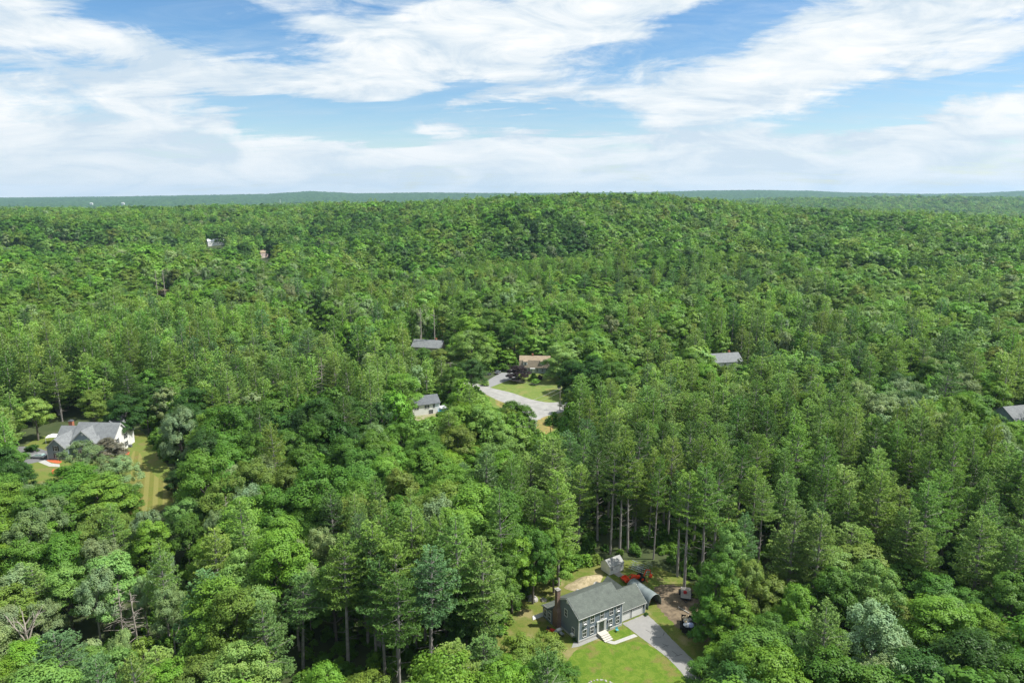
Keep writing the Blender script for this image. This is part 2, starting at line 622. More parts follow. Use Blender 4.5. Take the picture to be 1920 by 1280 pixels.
# cracks in the driveway
cb = MB()
CR = mat('crack_filler', (0.07, 0.07, 0.065), 0.9)
for (x, y, a, L) in [(26.3, 112.8, 0.2, 1.6), (27.6, 111.2, -0.9, 1.4), (27.2, 110.0, 0.5, 1.8), (28.9, 109.0, -1.0, 1.6), (29.0, 107.6, 0.3, 1.5), (25.2, 115.2, -0.7, 1.2), (28.2, 113.5, 1.1, 1.0)]:
    p = [(x + cos(a) * L * s + random.uniform(-.12, .12), y + sin(a) * L * s + random.uniform(-.12, .12)) for s in (0, .25, .5, .75, 1)]
    for q, r in zip(p, p[1:]):
        dxx, dyy = r[0] - q[0], r[1] - q[1]
        l = math.hypot(dxx, dyy)
        nx, ny = -dyy / l * .045, dxx / l * .045
        cb.add([(q[0] - nx, q[1] - ny, .031), (r[0] - nx, r[1] - ny, .031), (r[0] + nx, r[1] + ny, .031), (q[0] + nx, q[1] + ny, .031)], [(0, 1, 2, 3)])
tag(cb.build('driveway_cracks', CR), 'dark branching cracks in the driveway', kind='structure')
# left house yard
sheet('left_yard_grass', G((40, 838), (62, 826), (80, 815), (235, 815), (262, 800), (290, 840), (335, 900), (335, 935), (300, 960), (240, 985), (225, 960), (150, 930), (40, 905), (20, 880)), 0.010, grass_mat('left_yard_green', (0.12, 0.17, 0.03), (0.15, 0.17, 0.04), (0.18, 0.16, 0.06)), 'mown grass round the white gabled house', smooth=1)
sheet('striped_lawn', G((246, 845), (262, 845), (272, 872), (300, 900), (335, 912), (332, 935), (290, 965), (240, 985), (228, 960), (240, 925), (246, 890)), 0.016, STRIPED, 'lawn mown in light and dark stripes', smooth=1)
sheet('left_driveway', G((-40, 862), (10, 838), (60, 836), (92, 846), (97, 862), (70, 866), (30, 875), (-40, 890)), 0.020, mat('dark_asphalt', (0.16, 0.16, 0.165), 0.9, (0.7, .5, (0.13, .13, .13))), 'dark asphalt parking beside the white gabled house')
sheet('stone_path', G((72, 866), (84, 862), (96, 868), (112, 870), (112, 875), (92, 874)), 0.024, CONC, 'pale curved path beside orange mulch')
for nm, pp in (('mulch_bed', [(84, 862), (100, 861), (118, 864), (112, 869), (96, 867)]), ('mulch_bed', [(97, 880), (106, 879), (112, 885), (104, 890), (97, 888)]), ('mulch_bed', [(232, 848), (244, 845), (242, 852), (234, 857)])):
    sheet(nm, G(*pp), 0.05, MULCH, None, smooth=2, thick=0.045)
# roads and lawns by the tan house
road = [(-40, 300), (-26, 297), (-13.6, 288.5), (-10, 283.5), (0.3, 275.5), (6, 267.5), (11.0, 263.2), (15, 261.2), (22, 263), (34, 268), (36, 258), (22, 251), (14.2, 245.6), (12, 242), (10.5, 236), (10, 228), (4, 228), (4.5, 238), (5.5, 246), (-2, 257), (-6.5, 266), (-14, 278), (-27, 287), (-42, 290)]
sheet('road_verge', wob=.4, pts=[(-9, 296), (-2, 306), (6, 311), (20, 311), (40, 300), (50, 262), (40, 240), (24, 226), (-4, 226), (-6, 246), (-18, 268), (-26, 278), (-18, 288)], z=0.010, m=grass_mat('verge_green', (0.12, 0.18, 0.035), (0.16, 0.20, 0.05), (0.19, 0.20, 0.06)), label='sunlit lawn and verge beside the pale road', smooth=2)  # lawn cut back on the left; dark floor there stands in for tree shade
sheet('road', road, 0.020, ROADM, 'pale bleached asphalt road curving between the trees', smooth=2)
sheet('tan_house_driveway', [(-13.5, 288.5), (-9.5, 283.5), (-4.6, 291), (3, 301), (2.5, 309), (-5, 309), (-9, 300)], 0.024, mat('driveway_grey', (0.24, 0.24, 0.24), 0.9, (0.5, .5, (.2, .2, .2))), 'grey driveway leading to the tan roofed house')
sheet('dry_verge', G((1004, 790), (1014, 784), (1034, 776), (1040, 800), (1030, 820), (1008, 822)), 0.024, mat('gold_grass', (0.27, 0.20, 0.065), 0.95, (0.4, .3, (0.15, 0.16, 0.045))), 'dry golden verge by the road', smooth=1, wob=.35)
sheet('dry_verge', G((928, 748), (950, 757), (958, 768), (940, 765), (930, 758)), 0.024, MATS['gold_grass'], 'dry golden grass strip below the road')
sheet('far_road', [(-70, 332), (-60, 322), (-84, 345), (-110, 372), (-116, 368)], 0.02, ROADM, 'piece of pale road showing between trees')
sheet('far_driveway', G((1222, 672), (1244, 650), (1262, 642), (1290, 638), (1290, 648), (1266, 656), (1250, 672)), 0.02, mat('tan_gravel', (0.40, 0.34, 0.24), .95, (0.4, .5, (0.3, 0.26, .18))), 'pale gravel drive showing between trees')
sheet('far_lawn', G((570, 618), (585, 600), (610, 600), (608, 612), (590, 625)), 0.02, grass_mat('far_green', (0.13, 0.24, 0.04), (0.15, 0.24, 0.05), (0.15, 0.22, 0.04)), 'small bright lawn between distant trees', smooth=1)


def hit(px, py):
    """where the view ray of px,py meets the terrain"""
    a = (px - 960) / 1280.0
    b = (640 - py) / 1280.0
    P = radians(PITCH)
    d = (a, cos(P) + b * sin(P), -sin(P) + b * cos(P))
    t = np.geomspace(60, 9000, 6000)
    z = CAM_H + d[2] * t
    k = np.argmax(z < terrain(d[0] * t, d[1] * t))
    return d[0] * t[k], d[1] * t[k], z[k]


hx, hy, hz = hit(302, 548)
b_ = MB()
ring_ = [(hx + 17 * cos(a) * random.uniform(.8, 1.1), hy + 13 * sin(a) * random.uniform(.8, 1.1)) for a in np.linspace(0, 2 * pi, 18)[:-1]]
b_.add([(x, y, tz(x, y) + 0.25) for x, y in ring_] + [(hx, hy, tz(hx, hy) + 0.35)], [(i, (i + 1) % 17, 17) for i in range(17)])
tag(b_.build('sandy_clearing', SAND), 'small sandy clearing among distant trees', kind='structure')

# ------------------------------------------------------------------ building kit


def siding(name, color, second, pitch=0.13, rough=0.7):
    m = mat(name, color, rough, (0.8, 0.5, second))
    t = m.node_tree
    n = NT(t)
    co = n.node('ShaderNodeTexCoord').outputs['Object']
    x, y, z = n.xyz(co)
    fr = n.m('FRACT', n.m('DIVIDE', z, pitch))
    bn = n.node('ShaderNodeBump')
    bn.inputs['Strength'].default_value = 0.6
    bn.inputs['Distance'].default_value = 0.02
    t.links.new(fr, bn.inputs['Height'])
    t.links.new(bn.outputs[0], t.nodes['Principled BSDF'].inputs['Normal'])
    return m


def shingles(name, color, second):
    m = mat(name, color, 0.9, None, spec=0.2)
    t = m.node_tree
    n = NT(t)
    b = t.nodes['Principled BSDF']
    co = n.node('ShaderNodeTexCoord').outputs['Object']
    x, y, z = n.xyz(co)
    br = n.node('ShaderNodeTexBrick')
    br.inputs['Scale'].default_value = 1.0
    br.inputs['Brick Width'].default_value = 0.32
    br.inputs['Row Height'].default_value = 0.10
    br.inputs['Mortar Size'].default_value = 0.008
    br.inputs['Color1'].default_value = (*color, 1)
    br.inputs['Color2'].default_value = (*second, 1)
    br.inputs['Mortar'].default_value = (*[c * 0.6 for c in color], 1)
    t.links.new(n.comb(n.m('ADD', x, n.m('MULTIPLY', y, 0.37)), z, 0.0), br.inputs['Vector'])
    f = n.noise(co, 0.9, 5, 0.65)
    f2 = n.noise(co, 14, 2, 0.6)
    c = n.mix(1.0, br.outputs['Color'], n.ramp(f, [(0.3, (0.80, 0.80, 0.80)), (0.7, (1.15, 1.17, 1.12))]), 'MULTIPLY')
    c = n.mix(1.0, c, n.ramp(f2, [(0.3, (0.8, 0.8, 0.8)), (0.7, (1.18, 1.18, 1.18))]), 'MULTIPLY')
    t.links.new(c, b.inputs['Base Color'])
    return m


def brick_mat():
    m = mat('brick_red', (0.28, 0.12, 0.08), 0.9)
    t = m.node_tree
    n = NT(t)
    br = n.node('ShaderNodeTexBrick')
    br.inputs['Scale'].default_value = 1.0
    br.inputs['Brick Width'].default_value = 0.21
    br.inputs['Row Height'].default_value = 0.07
    br.inputs['Mortar Size'].default_value = 0.01
    br.inputs['Color1'].default_value = (0.22, 0.11, 0.08, 1)
    br.inputs['Color2'].default_value = (0.13, 0.075, 0.055, 1)
    br.inputs['Mortar'].default_value = (0.25, 0.22, 0.19, 1)
    co = n.node('ShaderNodeTexCoord').outputs['Object']
    x, y, z = n.xyz(co)
    t.links.new(n.comb(n.m('ADD', x, y), z, 0.0), br.inputs['Vector'])
    t.links.new(br.outputs['Color'], t.nodes['Principled BSDF'].inputs['Base Color'])
    return m


BRICK = brick_mat()
BRICK2 = mat('orange_brick', (0.42, 0.16, 0.09), 0.9, (5, .5, (0.3, 0.12, 0.07)))
WHITE = mat('white_trim', (0.66, 0.66, 0.65), 0.55, (1.2, .6, (0.58, 0.58, 0.56)))
GLASS = mat('window_glass', (0.03, 0.04, 0.05), 0.12, spec=0.6)
GLASS2 = mat('window_blind', (0.42, 0.43, 0.43), 0.5)
BLACK = mat('black_shutter', (0.02, 0.022, 0.028), 0.6)
SLATE = siding('slate_blue_siding', (0.185, 0.220, 0.265), (0.165, 0.20, 0.24))
BLUE = siding('blue_grey_siding', (0.21, 0.26, 0.31), (0.19, 0.235, 0.285))
CREAM = siding('cream_siding', (0.66, 0.63, 0.56), (0.60, 0.57, 0.50))
WSIDE = siding('white_siding', (0.80, 0.79, 0.77), (0.72, 0.72, 0.70))
SHGREY = siding('light_grey_siding', (0.74, 0.73, 0.70), (0.68, 0.68, 0.65), 0.2)
ROOFG = shingles('green_grey_shingles', (0.125, 0.14, 0.125), (0.105, 0.12, 0.108))
ROOFL = shingles('light_grey_shingles', (0.22, 0.23, 0.24), (0.18, 0.19, 0.20))
ROOFD = shingles('charcoal_shingles', (0.15, 0.16, 0.175), (0.12, 0.13, 0.145))
ROOFT = shingles('tan_shingles', (0.32, 0.25, 0.18), (0.27, 0.21, 0.15))
ROOFB = shingles('brown_shingles', (0.235, 0.20, 0.15), (0.20, 0.165, 0.125))
GUTTER = mat('gutter_dark', (0.12, 0.13, 0.14), 0.5)


def face_pt(face, plane):
    if face == 'front':
        return lambda s, d, z: (s, plane - d, z)
    if face == 'back':
        return lambda s, d, z: (s, plane + d, z)
    if face == 'right':
        return lambda s, d, z: (plane + d, s, z)
    return lambda s, d, z: (plane - d, s, z)


def fbox(mb, F, s0, s1, d0, d1, z0, z1, mi=0):
    a = F(s0, d0, z0)
    b = F(s1, d1, z1)
    mb.box(a[0], a[1], a[2], b[0], b[1], b[2], mi)


def window(parent, face, plane, sc, z0, w=0.85, h=1.35, shutters=False, glass=None, rail=True, mull=1, sh=None):
    F = face_pt(face, plane)
    fr = MB()
    t = 0.075
    s0, s1 = sc - w / 2, sc + w / 2
    fbox(fr, F, s0 - t, s0, -0.02, 0.07, z0 - t, z0 + h + t)
    fbox(fr, F, s1, s1 + t, -0.02, 0.07, z0 - t, z0 + h + t)
    fbox(fr, F, s0, s1, -0.02, 0.07, z0 + h, z0 + h + t)
    fbox(fr, F, s0, s1, -0.02, 0.09, z0 - t, z0)
    wn = fr.build('window', WHITE, parent)
    panes = []
    zz = [(z0 + 0.01, z0 + h / 2 - 0.03), (z0 + h / 2 + 0.03, z0 + h - 0.01)] if rail else [(z0 + 0.01, z0 + h - 0.01)]
    for (a, b) in zz:
        for k in range(mull):
            q = MB()
            fbox(q, F, s0 + 0.015 + (s1 - s0) * k / mull, s0 - 0.015 + (s1 - s0) * (k + 1) / mull, 0.0, 0.025, a, b)
            q.build('pane', glass or GLASS, wn)
    r = MB()
    if rail:
        fbox(r, F, s0, s1, -0.01, 0.05, z0 + h / 2 - 0.03, z0 + h / 2 + 0.03)
    for k in range(1, mull):
        s = s0 + (s1 - s0) * k / mull
        fbox(r, F, s - .02, s + .02, -0.01, 0.045, z0, z0 + h)
    if not mull > 1:
        fbox(r, F, sc - .015, sc + .015, -0.01, 0.04, z0, z0 + h)
    r.build('sash', WHITE, wn)
    if shutters:
        for s in (s0 - t - 0.40, s1 + t + 0.02):
            q = MB()
            fbox(q, F, s, s + 0.38, 0.0, 0.05, z0 - 0.05, z0 + h + 0.05)
            q.build('shutter', sh or BLACK, parent)
    return wn


def roof_x(mb, x0, x1, y0, y1, ze, zr, yr=None, ov=0.35, th=0.14, og=0.25):
    """roof whose ridge runs along x"""
    yr = (y0 + y1) / 2 if yr is None else yr
    s0 = (zr - ze) / (yr - y0)
    s1 = (zr - ze) / (y1 - yr)
    a = (y0 - ov, ze - ov * s0)
    c = (y1 + ov, ze - ov * s1)
    e = 0.012
    mb.extrude_x([(a[0], a[1] + e), (yr, zr + e), (c[0], c[1] + e), (c[0], c[1] + th), (yr, zr + th), (a[0], a[1] + th)], x0 - og, x1 + og)


def roof_y(mb, x0, x1, y0, y1, ze, zr, ov=0.3, th=0.14, og=0.25):
    """roof whose ridge runs along y"""
    xr = (x0 + x1) / 2
    s = (zr - ze) / (xr - x0)
    e = 0.012
    a, c = x0 - ov, x1 + ov
    za = ze - ov * s
    mb.extrude_y([(a, za + e), (a, za + th), (xr, zr + th), (c, za + th), (c, za + e), (xr, zr + e)], y0 - og, y1 + 0)


def rake_trim(mb, xs, y0, y1, ze, zr, yr=None, ov=0.35, th=0.2):
    yr = (y0 + y1) / 2 if yr is None else yr
    s0 = (zr - ze) / (yr - y0)
    s1 = (zr - ze) / (y1 - yr)
    for x in xs:
        mb.extrude_x([(y0 - ov, ze - ov * s0 - th), (yr, zr - th), (y1 + ov, ze - ov * s1 - th), (y1 + ov, ze - ov * s1), (yr, zr), (y0 - ov, ze - ov * s0)], x - 0.04, x + 0.04)


def rake_trim_y(mb, y, x0, x1, ze, zr, ov=0.3, th=0.2):
    xr = (x0 + x1) / 2
    s = (zr - ze) / (xr - x0)
    za = ze - ov * s
    mb.extrude_y([(x0 - ov, za - th), (x0 - ov, za), (xr, zr), (x1 + ov, za), (x1 + ov, za - th), (xr, zr - th)], y - 0.04, y + 0.04)


def gable_x(mb, x0, x1, y0, y1, ze, zr, yr=None, z0=0.0):
    yr = (y0 + y1) / 2 if yr is None else yr
    mb.extrude_x([(y0, z0), (y1, z0), (y1, ze), (yr, zr), (y0, ze)], x0, x1)


def gable_y(mb, x0, x1, y0, y1, ze, zr, z0=0.0):
    xr = (x0 + x1) / 2
    mb.extrude_y([(x0, z0), (x1, z0), (x1, ze), (xr, zr), (x0, ze)], y0, y1)


# ------------------------------------------------------------------ the grey house with garage
GH_ANG = math.atan2(0.52, 0.854)
gh = thing('grey_house', 'slate grey two-storey house with attached two-door garage and brick chimney in the yard', 'house', (12.2, 111.2, 0), GH_ANG)
m_ = MB(); gable_x(m_, 0, 10.3, 0, 7.3, 5.1, 7.1, 3.6, 0.35)
m_.build('wall', SLATE, gh)
m_ = MB(); m_.box(-0.03, -0.03, -0.3, 10.33, 7.33, 0.36); m_.box(10.34, .82, -.3, 16.9, 6.8, .12)
m_.build('foundation', CONC, gh)
m_ = MB(); roof_x(m_, 0, 10.3, 0, 7.3, 5.1, 7.1, 3.6, 0.24, 0.16, 0.16)
rf = m_.build('roof', ROOFG, gh)
m_ = MB(); rake_trim(m_, (-0.20, 10.50), 0, 7.3, 5.12, 7.12, 3.6, 0.26, 0.13)
m_.box(-0.16, -0.30, 4.90, 10.46, -0.245, 5.0)
m_.build('rake_trim', WHITE, rf)
m_ = MB(); m_.box(-0.1, -0.24, 4.86, 10.4, -0.005, 4.9)
m_.build('soffit', GUTTER, rf)
m_ = MB()
for a_ in ((-0.02, -0.03, 0.36, 0.10, 0.10, 4.8), (10.22, -0.03, 0.36, 10.34, 0.10, 4.8), (-0.03, 7.2, .36, .1, 7.33, 4.8)):
    m_ = MB(); m_.box(*a_); m_.build('corner_trim', WHITE, gh)
m_ = MB(); m_.box(0.12, -0.025, 0.36, 10.2, -0.002, 0.52)
m_.build('base_trim', WHITE, gh)
for x in (1.35, 3.1, 5.35, 7.6, 9.2):
    window(gh, 'front', 0, x, 3.25, 0.8, 1.35)
for x in (1.35, 3.05, 7.4, 9.15):
    window(gh, 'front', 0, x, 0.95, 0.8, 1.4)
# air conditioners in three of the front windows
for x, z in ((1.35, 3.25), (9.2, 3.25), (7.4, 0.95)):
    q = MB(); q.box(x - .27, -0.32, z - .02, x + .27, 0.0, z + .33)
    ac = q.build('window_air_conditioner', MATS['white_trim'], gh)
    q = MB()
    for k in range(5):
        q.box(x - .23, -0.335, z + .02 + k * .055, x + .23, -0.322, z + .05 + k * .055)
    q.build('grille', BLACK, ac)
# front door with sidelights
q = MB(); q.box(4.25, -0.08, 0.45, 4.42, -.003, 2.75); q.box(6.18, -0.08, 0.45, 6.35, -.003, 2.75); q.box(4.1, -0.14, 2.75, 6.5, -.003, 3.0); q.box(4.42, -0.06, 0.4, 6.18, -.003, 0.5)
dr = q.build('front_door', WHITE, gh)
for xx in (4.42, 5.88):
    q = MB(); q.box(xx, -0.04, 0.5, xx + .3, -.003, 2.75); q.build('sidelight', GLASS2, dr)
q = MB(); q.box(4.78, -0.05, 0.52, 5.82, -.003, 2.72); q.build('door_leaf', mat('dark_door', (0.035, 0.05, 0.04), 0.3), dr)
q = MB(); q.box(5.66, -0.10, 1.45, 5.72, -.05, 1.6); q.build('handle', mat('brass', (0.5, 0.36, 0.14), 0.35, metal=1), dr)
for x in (3.95, 6.75):
    q = MB(); q.box(x - .07, -.16, 1.95, x + .07, -.003, 2.3); q.build('wall_lamp', BLACK, gh)
# steps
for k in range(4):
    q = MB(); q.box(4.35, -0.75 - 0.42 * (k + 1) - (0), -0.02, 6.1, -0.75 - 0.42 * k + 0.03 if k else -0.004, 0.62 - 0.155 * k - 0.05)
    q.build('step', CONC, gh)
    q = MB(); q.box(4.30, -0.79 - 0.42 * (k + 1), 0.62 - 0.155 * k - 0.048, 6.15, (-0.76 - 0.42 * k) if k else -0.004, 0.62 - 0.155 * k + .01)
    q.build('step_tread', mat('pale_stone', (0.52, 0.49, 0.42), .85, (2, .5, (.44, .42, .37))), gh)
# gable wall windows (camera-left end)
window(gh, 'left', 0, 4.0, 3.35, 0.75, 1.35)
window(gh, 'left', 0, 1.6, 0.85, 0.75, 1.35)
q = MB(); q.box(-.5, 1.3, .8, 0.0, 1.9, 1.15); q.build('window_air_conditioner', WHITE, gh)
q = MB(); q.box(-0.03, 3.3, 6.1, 0.0, 3.9, 6.55); q.build('gable_vent', WHITE, gh)
# chimney on the end wall
q = MB(); q.box(-0.95, 5.5, -.2, -0.012, 7.0, 3.4)
q.add([(-0.95, 5.5, 3.4), (-0.012, 5.5, 3.4), (-0.012, 7.0, 3.4), (-0.95, 7.0, 3.4), (-0.75, 5.85, 4.1), (-0.012, 5.85, 4.1), (-0.012, 6.65, 4.1), (-0.75, 6.65, 4.1)], [(0, 1, 5, 4), (1, 2, 6, 5), (2, 3, 7, 6), (3, 0, 4, 7)])
q.box(-0.75, 5.85, 4.08, -0.012, 6.65, 7.7)
ch = q.build('chimney', BRICK, gh)
q = MB(); q.box(-.85, 5.76, 7.7, .06, 6.74, 7.86); q.box(-.62, 6.0, 7.86, -.12, 6.5, 7.98); q.build('chimney_cap', mat('chimney_mortar', (.3, .28, .26), .9), ch)
# sunroom at the back corner
q = MB(); q.extrude_x([(7.34, 0), (10.2, 0), (10.2, 2.35), (7.34, 3.0)], -1.0, 3.2)
sr = q.build('sunroom', SLATE, gh)
q = MB(); q.extrude_x([(7.34, 3.02), (10.5, 2.28), (10.5, 2.42), (7.34, 3.16)], -1.25, 3.45)
q.build('sunroom_roof', ROOFG, sr)
for y in (7.95, 9.35):
    window(gh, 'left', -1.0, y, 0.55, 0.85, 1.5)
q = MB(); q.box(-1.03, 7.34, 2.62, -1.0, 10.2, 2.74); q.box(-1.03, 10.1, 0, -.98, 10.22, 2.3); q.build('sunroom_trim', WHITE, sr)
# garage wing
q = MB(); gable_x(q, 10.32, 16.9, 0.8, 6.8, 2.55, 4.75)
gr = q.build('garage', siding('garage_siding', (0.185, .220, .265), (.165, .20, .24)), gh)
q = MB(); roof_x(q, 10.57, 16.9, 0.8, 6.8, 2.55, 4.75, None, 0.35, 0.15, 0.0)
q.box(16.9, 0.5, 2.2, 16.91, 0.6, 2.21)
q.build('garage_roof', ROOFG, gr)
q = MB(); rake_trim(q, (16.96,), .8, 6.8, 2.57, 4.77, None, .36, .16); q.box(16.82, .77, .12, 16.93, .9, 2.4); q.box(10.5, .43, 2.30, 16.9, .47, 2.40); q.build('garage_trim', WHITE, gr)
for (a, b) in ((10.62, 12.95), (13.45, 16.05)):
    q = MB()
    n_ = 4
    for k in range(n_):
        q.box(a, .74, 0.13 + k * .54, b, .79, 0.13 + (k + 1) * .54 - .015)
    gd = q.build('garage_door', WHITE, gr)
    q = MB()
    for k in range(4):
        ww = (b - a) / 4
        q.box(a + ww * k + .06, .725, 1.85, a + ww * (k + 1) - .06, .738, 2.12)
    q.build('door_window', GLASS, gd)
    q = MB(); q.box(a - .12, .70, .1, a - .01, .79, 2.38); q.box(b + .01, .70, .1, b + .12, .79, 2.38); q.box(a - .12, .70, 2.38, b + .12, .79, 2.44); q.build('door_casing', WHITE, gr)
q = MB(); q.box(16.35, .74, 1.2, 16.55, .798, 2.1); q.build('wall_plaque', BLACK, gr)
q = MB(); q.box(13.1, .66, 1.7, 13.25, .79, 2.1); q.build('wall_lamp', BLACK, gr)
q = MB(); gable_y(q, 12.6, 16.4, 6.8, 9.4, 2.4, 4.15)
bw = q.build('rear_wing', MATS['garage_siding'], gh)
q = MB(); roof_y(q, 12.6, 16.4, 4.6, 9.7, 2.4, 4.15, 0.3, .12, 0); q.build('rear_wing_roof', ROOFG, bw)


def lf(x, y, z=0):
    """grey-house local coordinates to world"""
    return (12.2 + x * cos(GH_ANG) - y * sin(GH_ANG), 111.2 + x * sin(GH_ANG) + y * cos(GH_ANG), z)


# ------------------------------------------------------------------ things in that yard
SHED_ANG = radians(33)
sh = thing('garden_shed', 'small pale grey gabled garden shed at the edge of the pines', 'shed', (21.1, 134.1, 0), SHED_ANG)
q = MB(); gable_y  # ridge runs along local x
gable_x(q, 0, 4.0, 0, 2.9, 1.95, 3.0, None, 0.12); q.build('wall', SHGREY, sh)
q = MB(); roof_x(q, 0, 4.0, 0, 2.9, 1.95, 3.0, None, 0.16, 0.09, 0.1)
q.build('roof', shingles('shed_shingles', (0.36, 0.36, 0.35), (0.31, 0.31, 0.30)), sh)
q = MB(); q.box(.02, .02, -.02, 3.98, 2.88, .13); q.build('skid_base', mat('grey_timber', (.2, .18, .16), .9), sh)
window(sh, 'front', 0, 0.65, 1.05, 0.4, 0.5)
window(sh, 'front', 0, 3.35, 1.05, 0.4, 0.5, glass=mat('blue_pane', (.05, .08, .2), .3))
q = MB(); q.box(1.35, -.04, .14, 2.0, -.003, 1.85); q.box(2.03, -.04, .14, 2.68, -.003, 1.85)
dd = q.build('double_door', WSIDE, sh)
for xx in (1.92, 2.08):
    q = MB(); q.box(xx, -.07, .95, xx + .03, -.04, 1.1); q.build('handle', BLACK, dd)
for a_ in ((0.0, -.02, .12, .07, -.002, 1.9), (3.93, -.02, .12, 4.0, -.002, 1.9), (-.02, 0, .12, -.002, .08, 1.9)):
    q = MB(); q.box(*a_); q.build('corner_trim', WHITE, sh)
q = MB(); q.extrude_x([(-1.5, 0), (0, 0), (0, .13), (-1.5, .03)], 1.25, 2.8); q.build('ramp', mat('weathered_wood', (.33, .31, .28), .9, (3, .5, (.25, .23, .2))), sh)


def frames():
    t = thing('metal_frame_stack', 'leaning pile of galvanized tube frames beside the garden shed', 'frame', (25.5, 136.2, 0), radians(-28))
    GAL = mat('galvanized_tube', (0.42, 0.46, 0.46), 0.45, metal=0.6)
    for k in range(3):
        b = MB()
        z = 0.12 + k * 0.28
        o = k * 0.45
        y0 = 0.0 + o
        y1 = 1.7 + o
        L = 5.0 - k * 0.5
        b.tube([(0, y0, z + .5), (L - .6, y0, z), (L, y0 + .5, z), (L, y1 - .5, z), (L - .6, y1, z), (0, y1, z + .5)], 0.05, 5)
        for s in (0.6, 1.7, 2.8, 3.9):
            if s < L - .5:
                b.tube([(s, y0, z + .5 * (1 - s / L)), (s, y1, z + .5 * (1 - s / L))], 0.04, 5)
        b.tube([(0.6, y0, z + .44), (2.8, y1, z + .2)], 0.035, 5)
        b.tube([(2.8, y0, z + .2), (0.6, y1, z + .44)], 0.035, 5)
        b.build('tube_frame', GAL, t)
    b = MB()
    for k in range(5):
        b.tube([(3.3 + k * .28, 3.0, .0), (3.2 + k * .28, 3.2, 1.6)], .03, 5)
    b.tube([(3.2, 3.1, .9), (4.5, 3.1, .9)], .03, 5)
    b.build('rail_section', GAL, t)


frames()
ORANGE = mat('orange_paint', (0.75, 0.075, 0.02), 0.4, (2, .5, (.6, .06, .02)))
TYRE = mat('rubber', (0.02, 0.02, 0.02), 0.85)


def wheel(mb, x, y, z, r, w, n=14):
    """a tyre lying in the xz plane, axle along y"""
    mb.tube([(x, y - w / 2, z), (x, y - w / 2 + .03, z), (x, y + w / 2 - .03, z), (x, y + w / 2, z)], [r * .85, r, r, r * .85], n)


def tractor():
    t = thing('orange_tractor', 'orange tractor with raised front loader bucket and backhoe behind the garage', 'tractor', (26.4, 131.9, 0), radians(18))
    b = MB(); b.box(-1.0, -.35, .75, .9, .35, 1.25); b.box(-.9, -.3, 1.25, .1, .3, 1.45); b.build('hood', ORANGE, t)
    b = MB(); b.box(.9, -.4, .6, 1.7, .4, .95); b.build('chassis', BLACK, t)
    b = MB(); b.box(.95, -.25, .95, 1.4, .25, 1.05); b.box(1.35, -.25, 1.05, 1.45, .25, 1.55); b.build('seat', BLACK, t)
    for (x, y, r, w_) in ((-.7, -.62, .42, .24), (-.7, .62, .42, .24), (1.15, -.68, .68, .36), (1.15, .68, .68, .36)):
        b = MB(); wheel(b, x, y, r, r, w_); wl = b.build('wheel', TYRE, t)
        b = MB(); wheel(b, x, y, r, r * .5, w_ + .03, 10); b.build('rim', ORANGE, wl)
    for y in (-.45, .45):
        b = MB(); b.tube([(.2, y, 1.2), (-.9, y, 1.55), (-1.9, y, .85)], .08, 5); b.build('loader_arm', ORANGE, t)
    b = MB()
    b.extrude_y([(-2.9, .75), (-2.0, .65), (-1.85, 1.35), (-2.0, 1.4), (-2.15, .85), (-2.9, .82)], -.9, .9)
    b.box(-2.85, -.92, .75, -1.95, -.88, 1.3); b.box(-2.85, .88, .75, -1.95, .92, 1.3)
    b.build('loader_bucket', ORANGE, t)
    b = MB(); b.tube([(1.5, -.4, .9), (1.5, -.4, 2.3), (1.5, .4, 2.3), (1.5, .4, .9)], .045, 5); b.build('roll_bar', BLACK, t)
    b = MB(); b.tube([(1.8, 0, .8), (2.5, .1, 2.2), (3.4, .2, 1.9)], [.16, .14, .12], 5); b.build('backhoe_boom', ORANGE, t)
    b = MB(); b.tube([(3.4, .2, 1.95), (3.7, .25, .7)], [.11, .09], 5); b.build('dipper_stick', ORANGE, t)
    b = MB(); b.extrude_y([(3.35, .25), (3.85, .2), (3.95, .75), (3.6, .8)], -.05, .5); b.build('backhoe_bucket', ORANGE, t)
    for s in (-1, 1):
        b = MB(); b.tube([(1.8, .5 * s, .7), (2.2, 1.2 * s, .08)], .06, 5); b.build('stabilizer', ORANGE, t)


tractor()


def implement():
    t = thing('orange_implement', 'low orange mower deck lying on the ground beside the tractor', 'mower deck', (24.2, 132.6, 0), radians(20))
    b = MB(); b.box(-.8, -.6, .15, .8, .6, .38); b.build('deck', ORANGE, t)
    b = MB(); b.tube([(-.7, -.5, .38), (0, -.1, .95), (.7, -.5, .38)], .05, 5); b.tube([(0, -.1, .95), (0, .9, .5)], .05, 5); b.build('hitch_frame', ORANGE, t)
    for x in (-.7, .7):
        b = MB(); wheel(b, x, .7, .14, .14, .1, 10); b.build('wheel', TYRE, t)


implement()


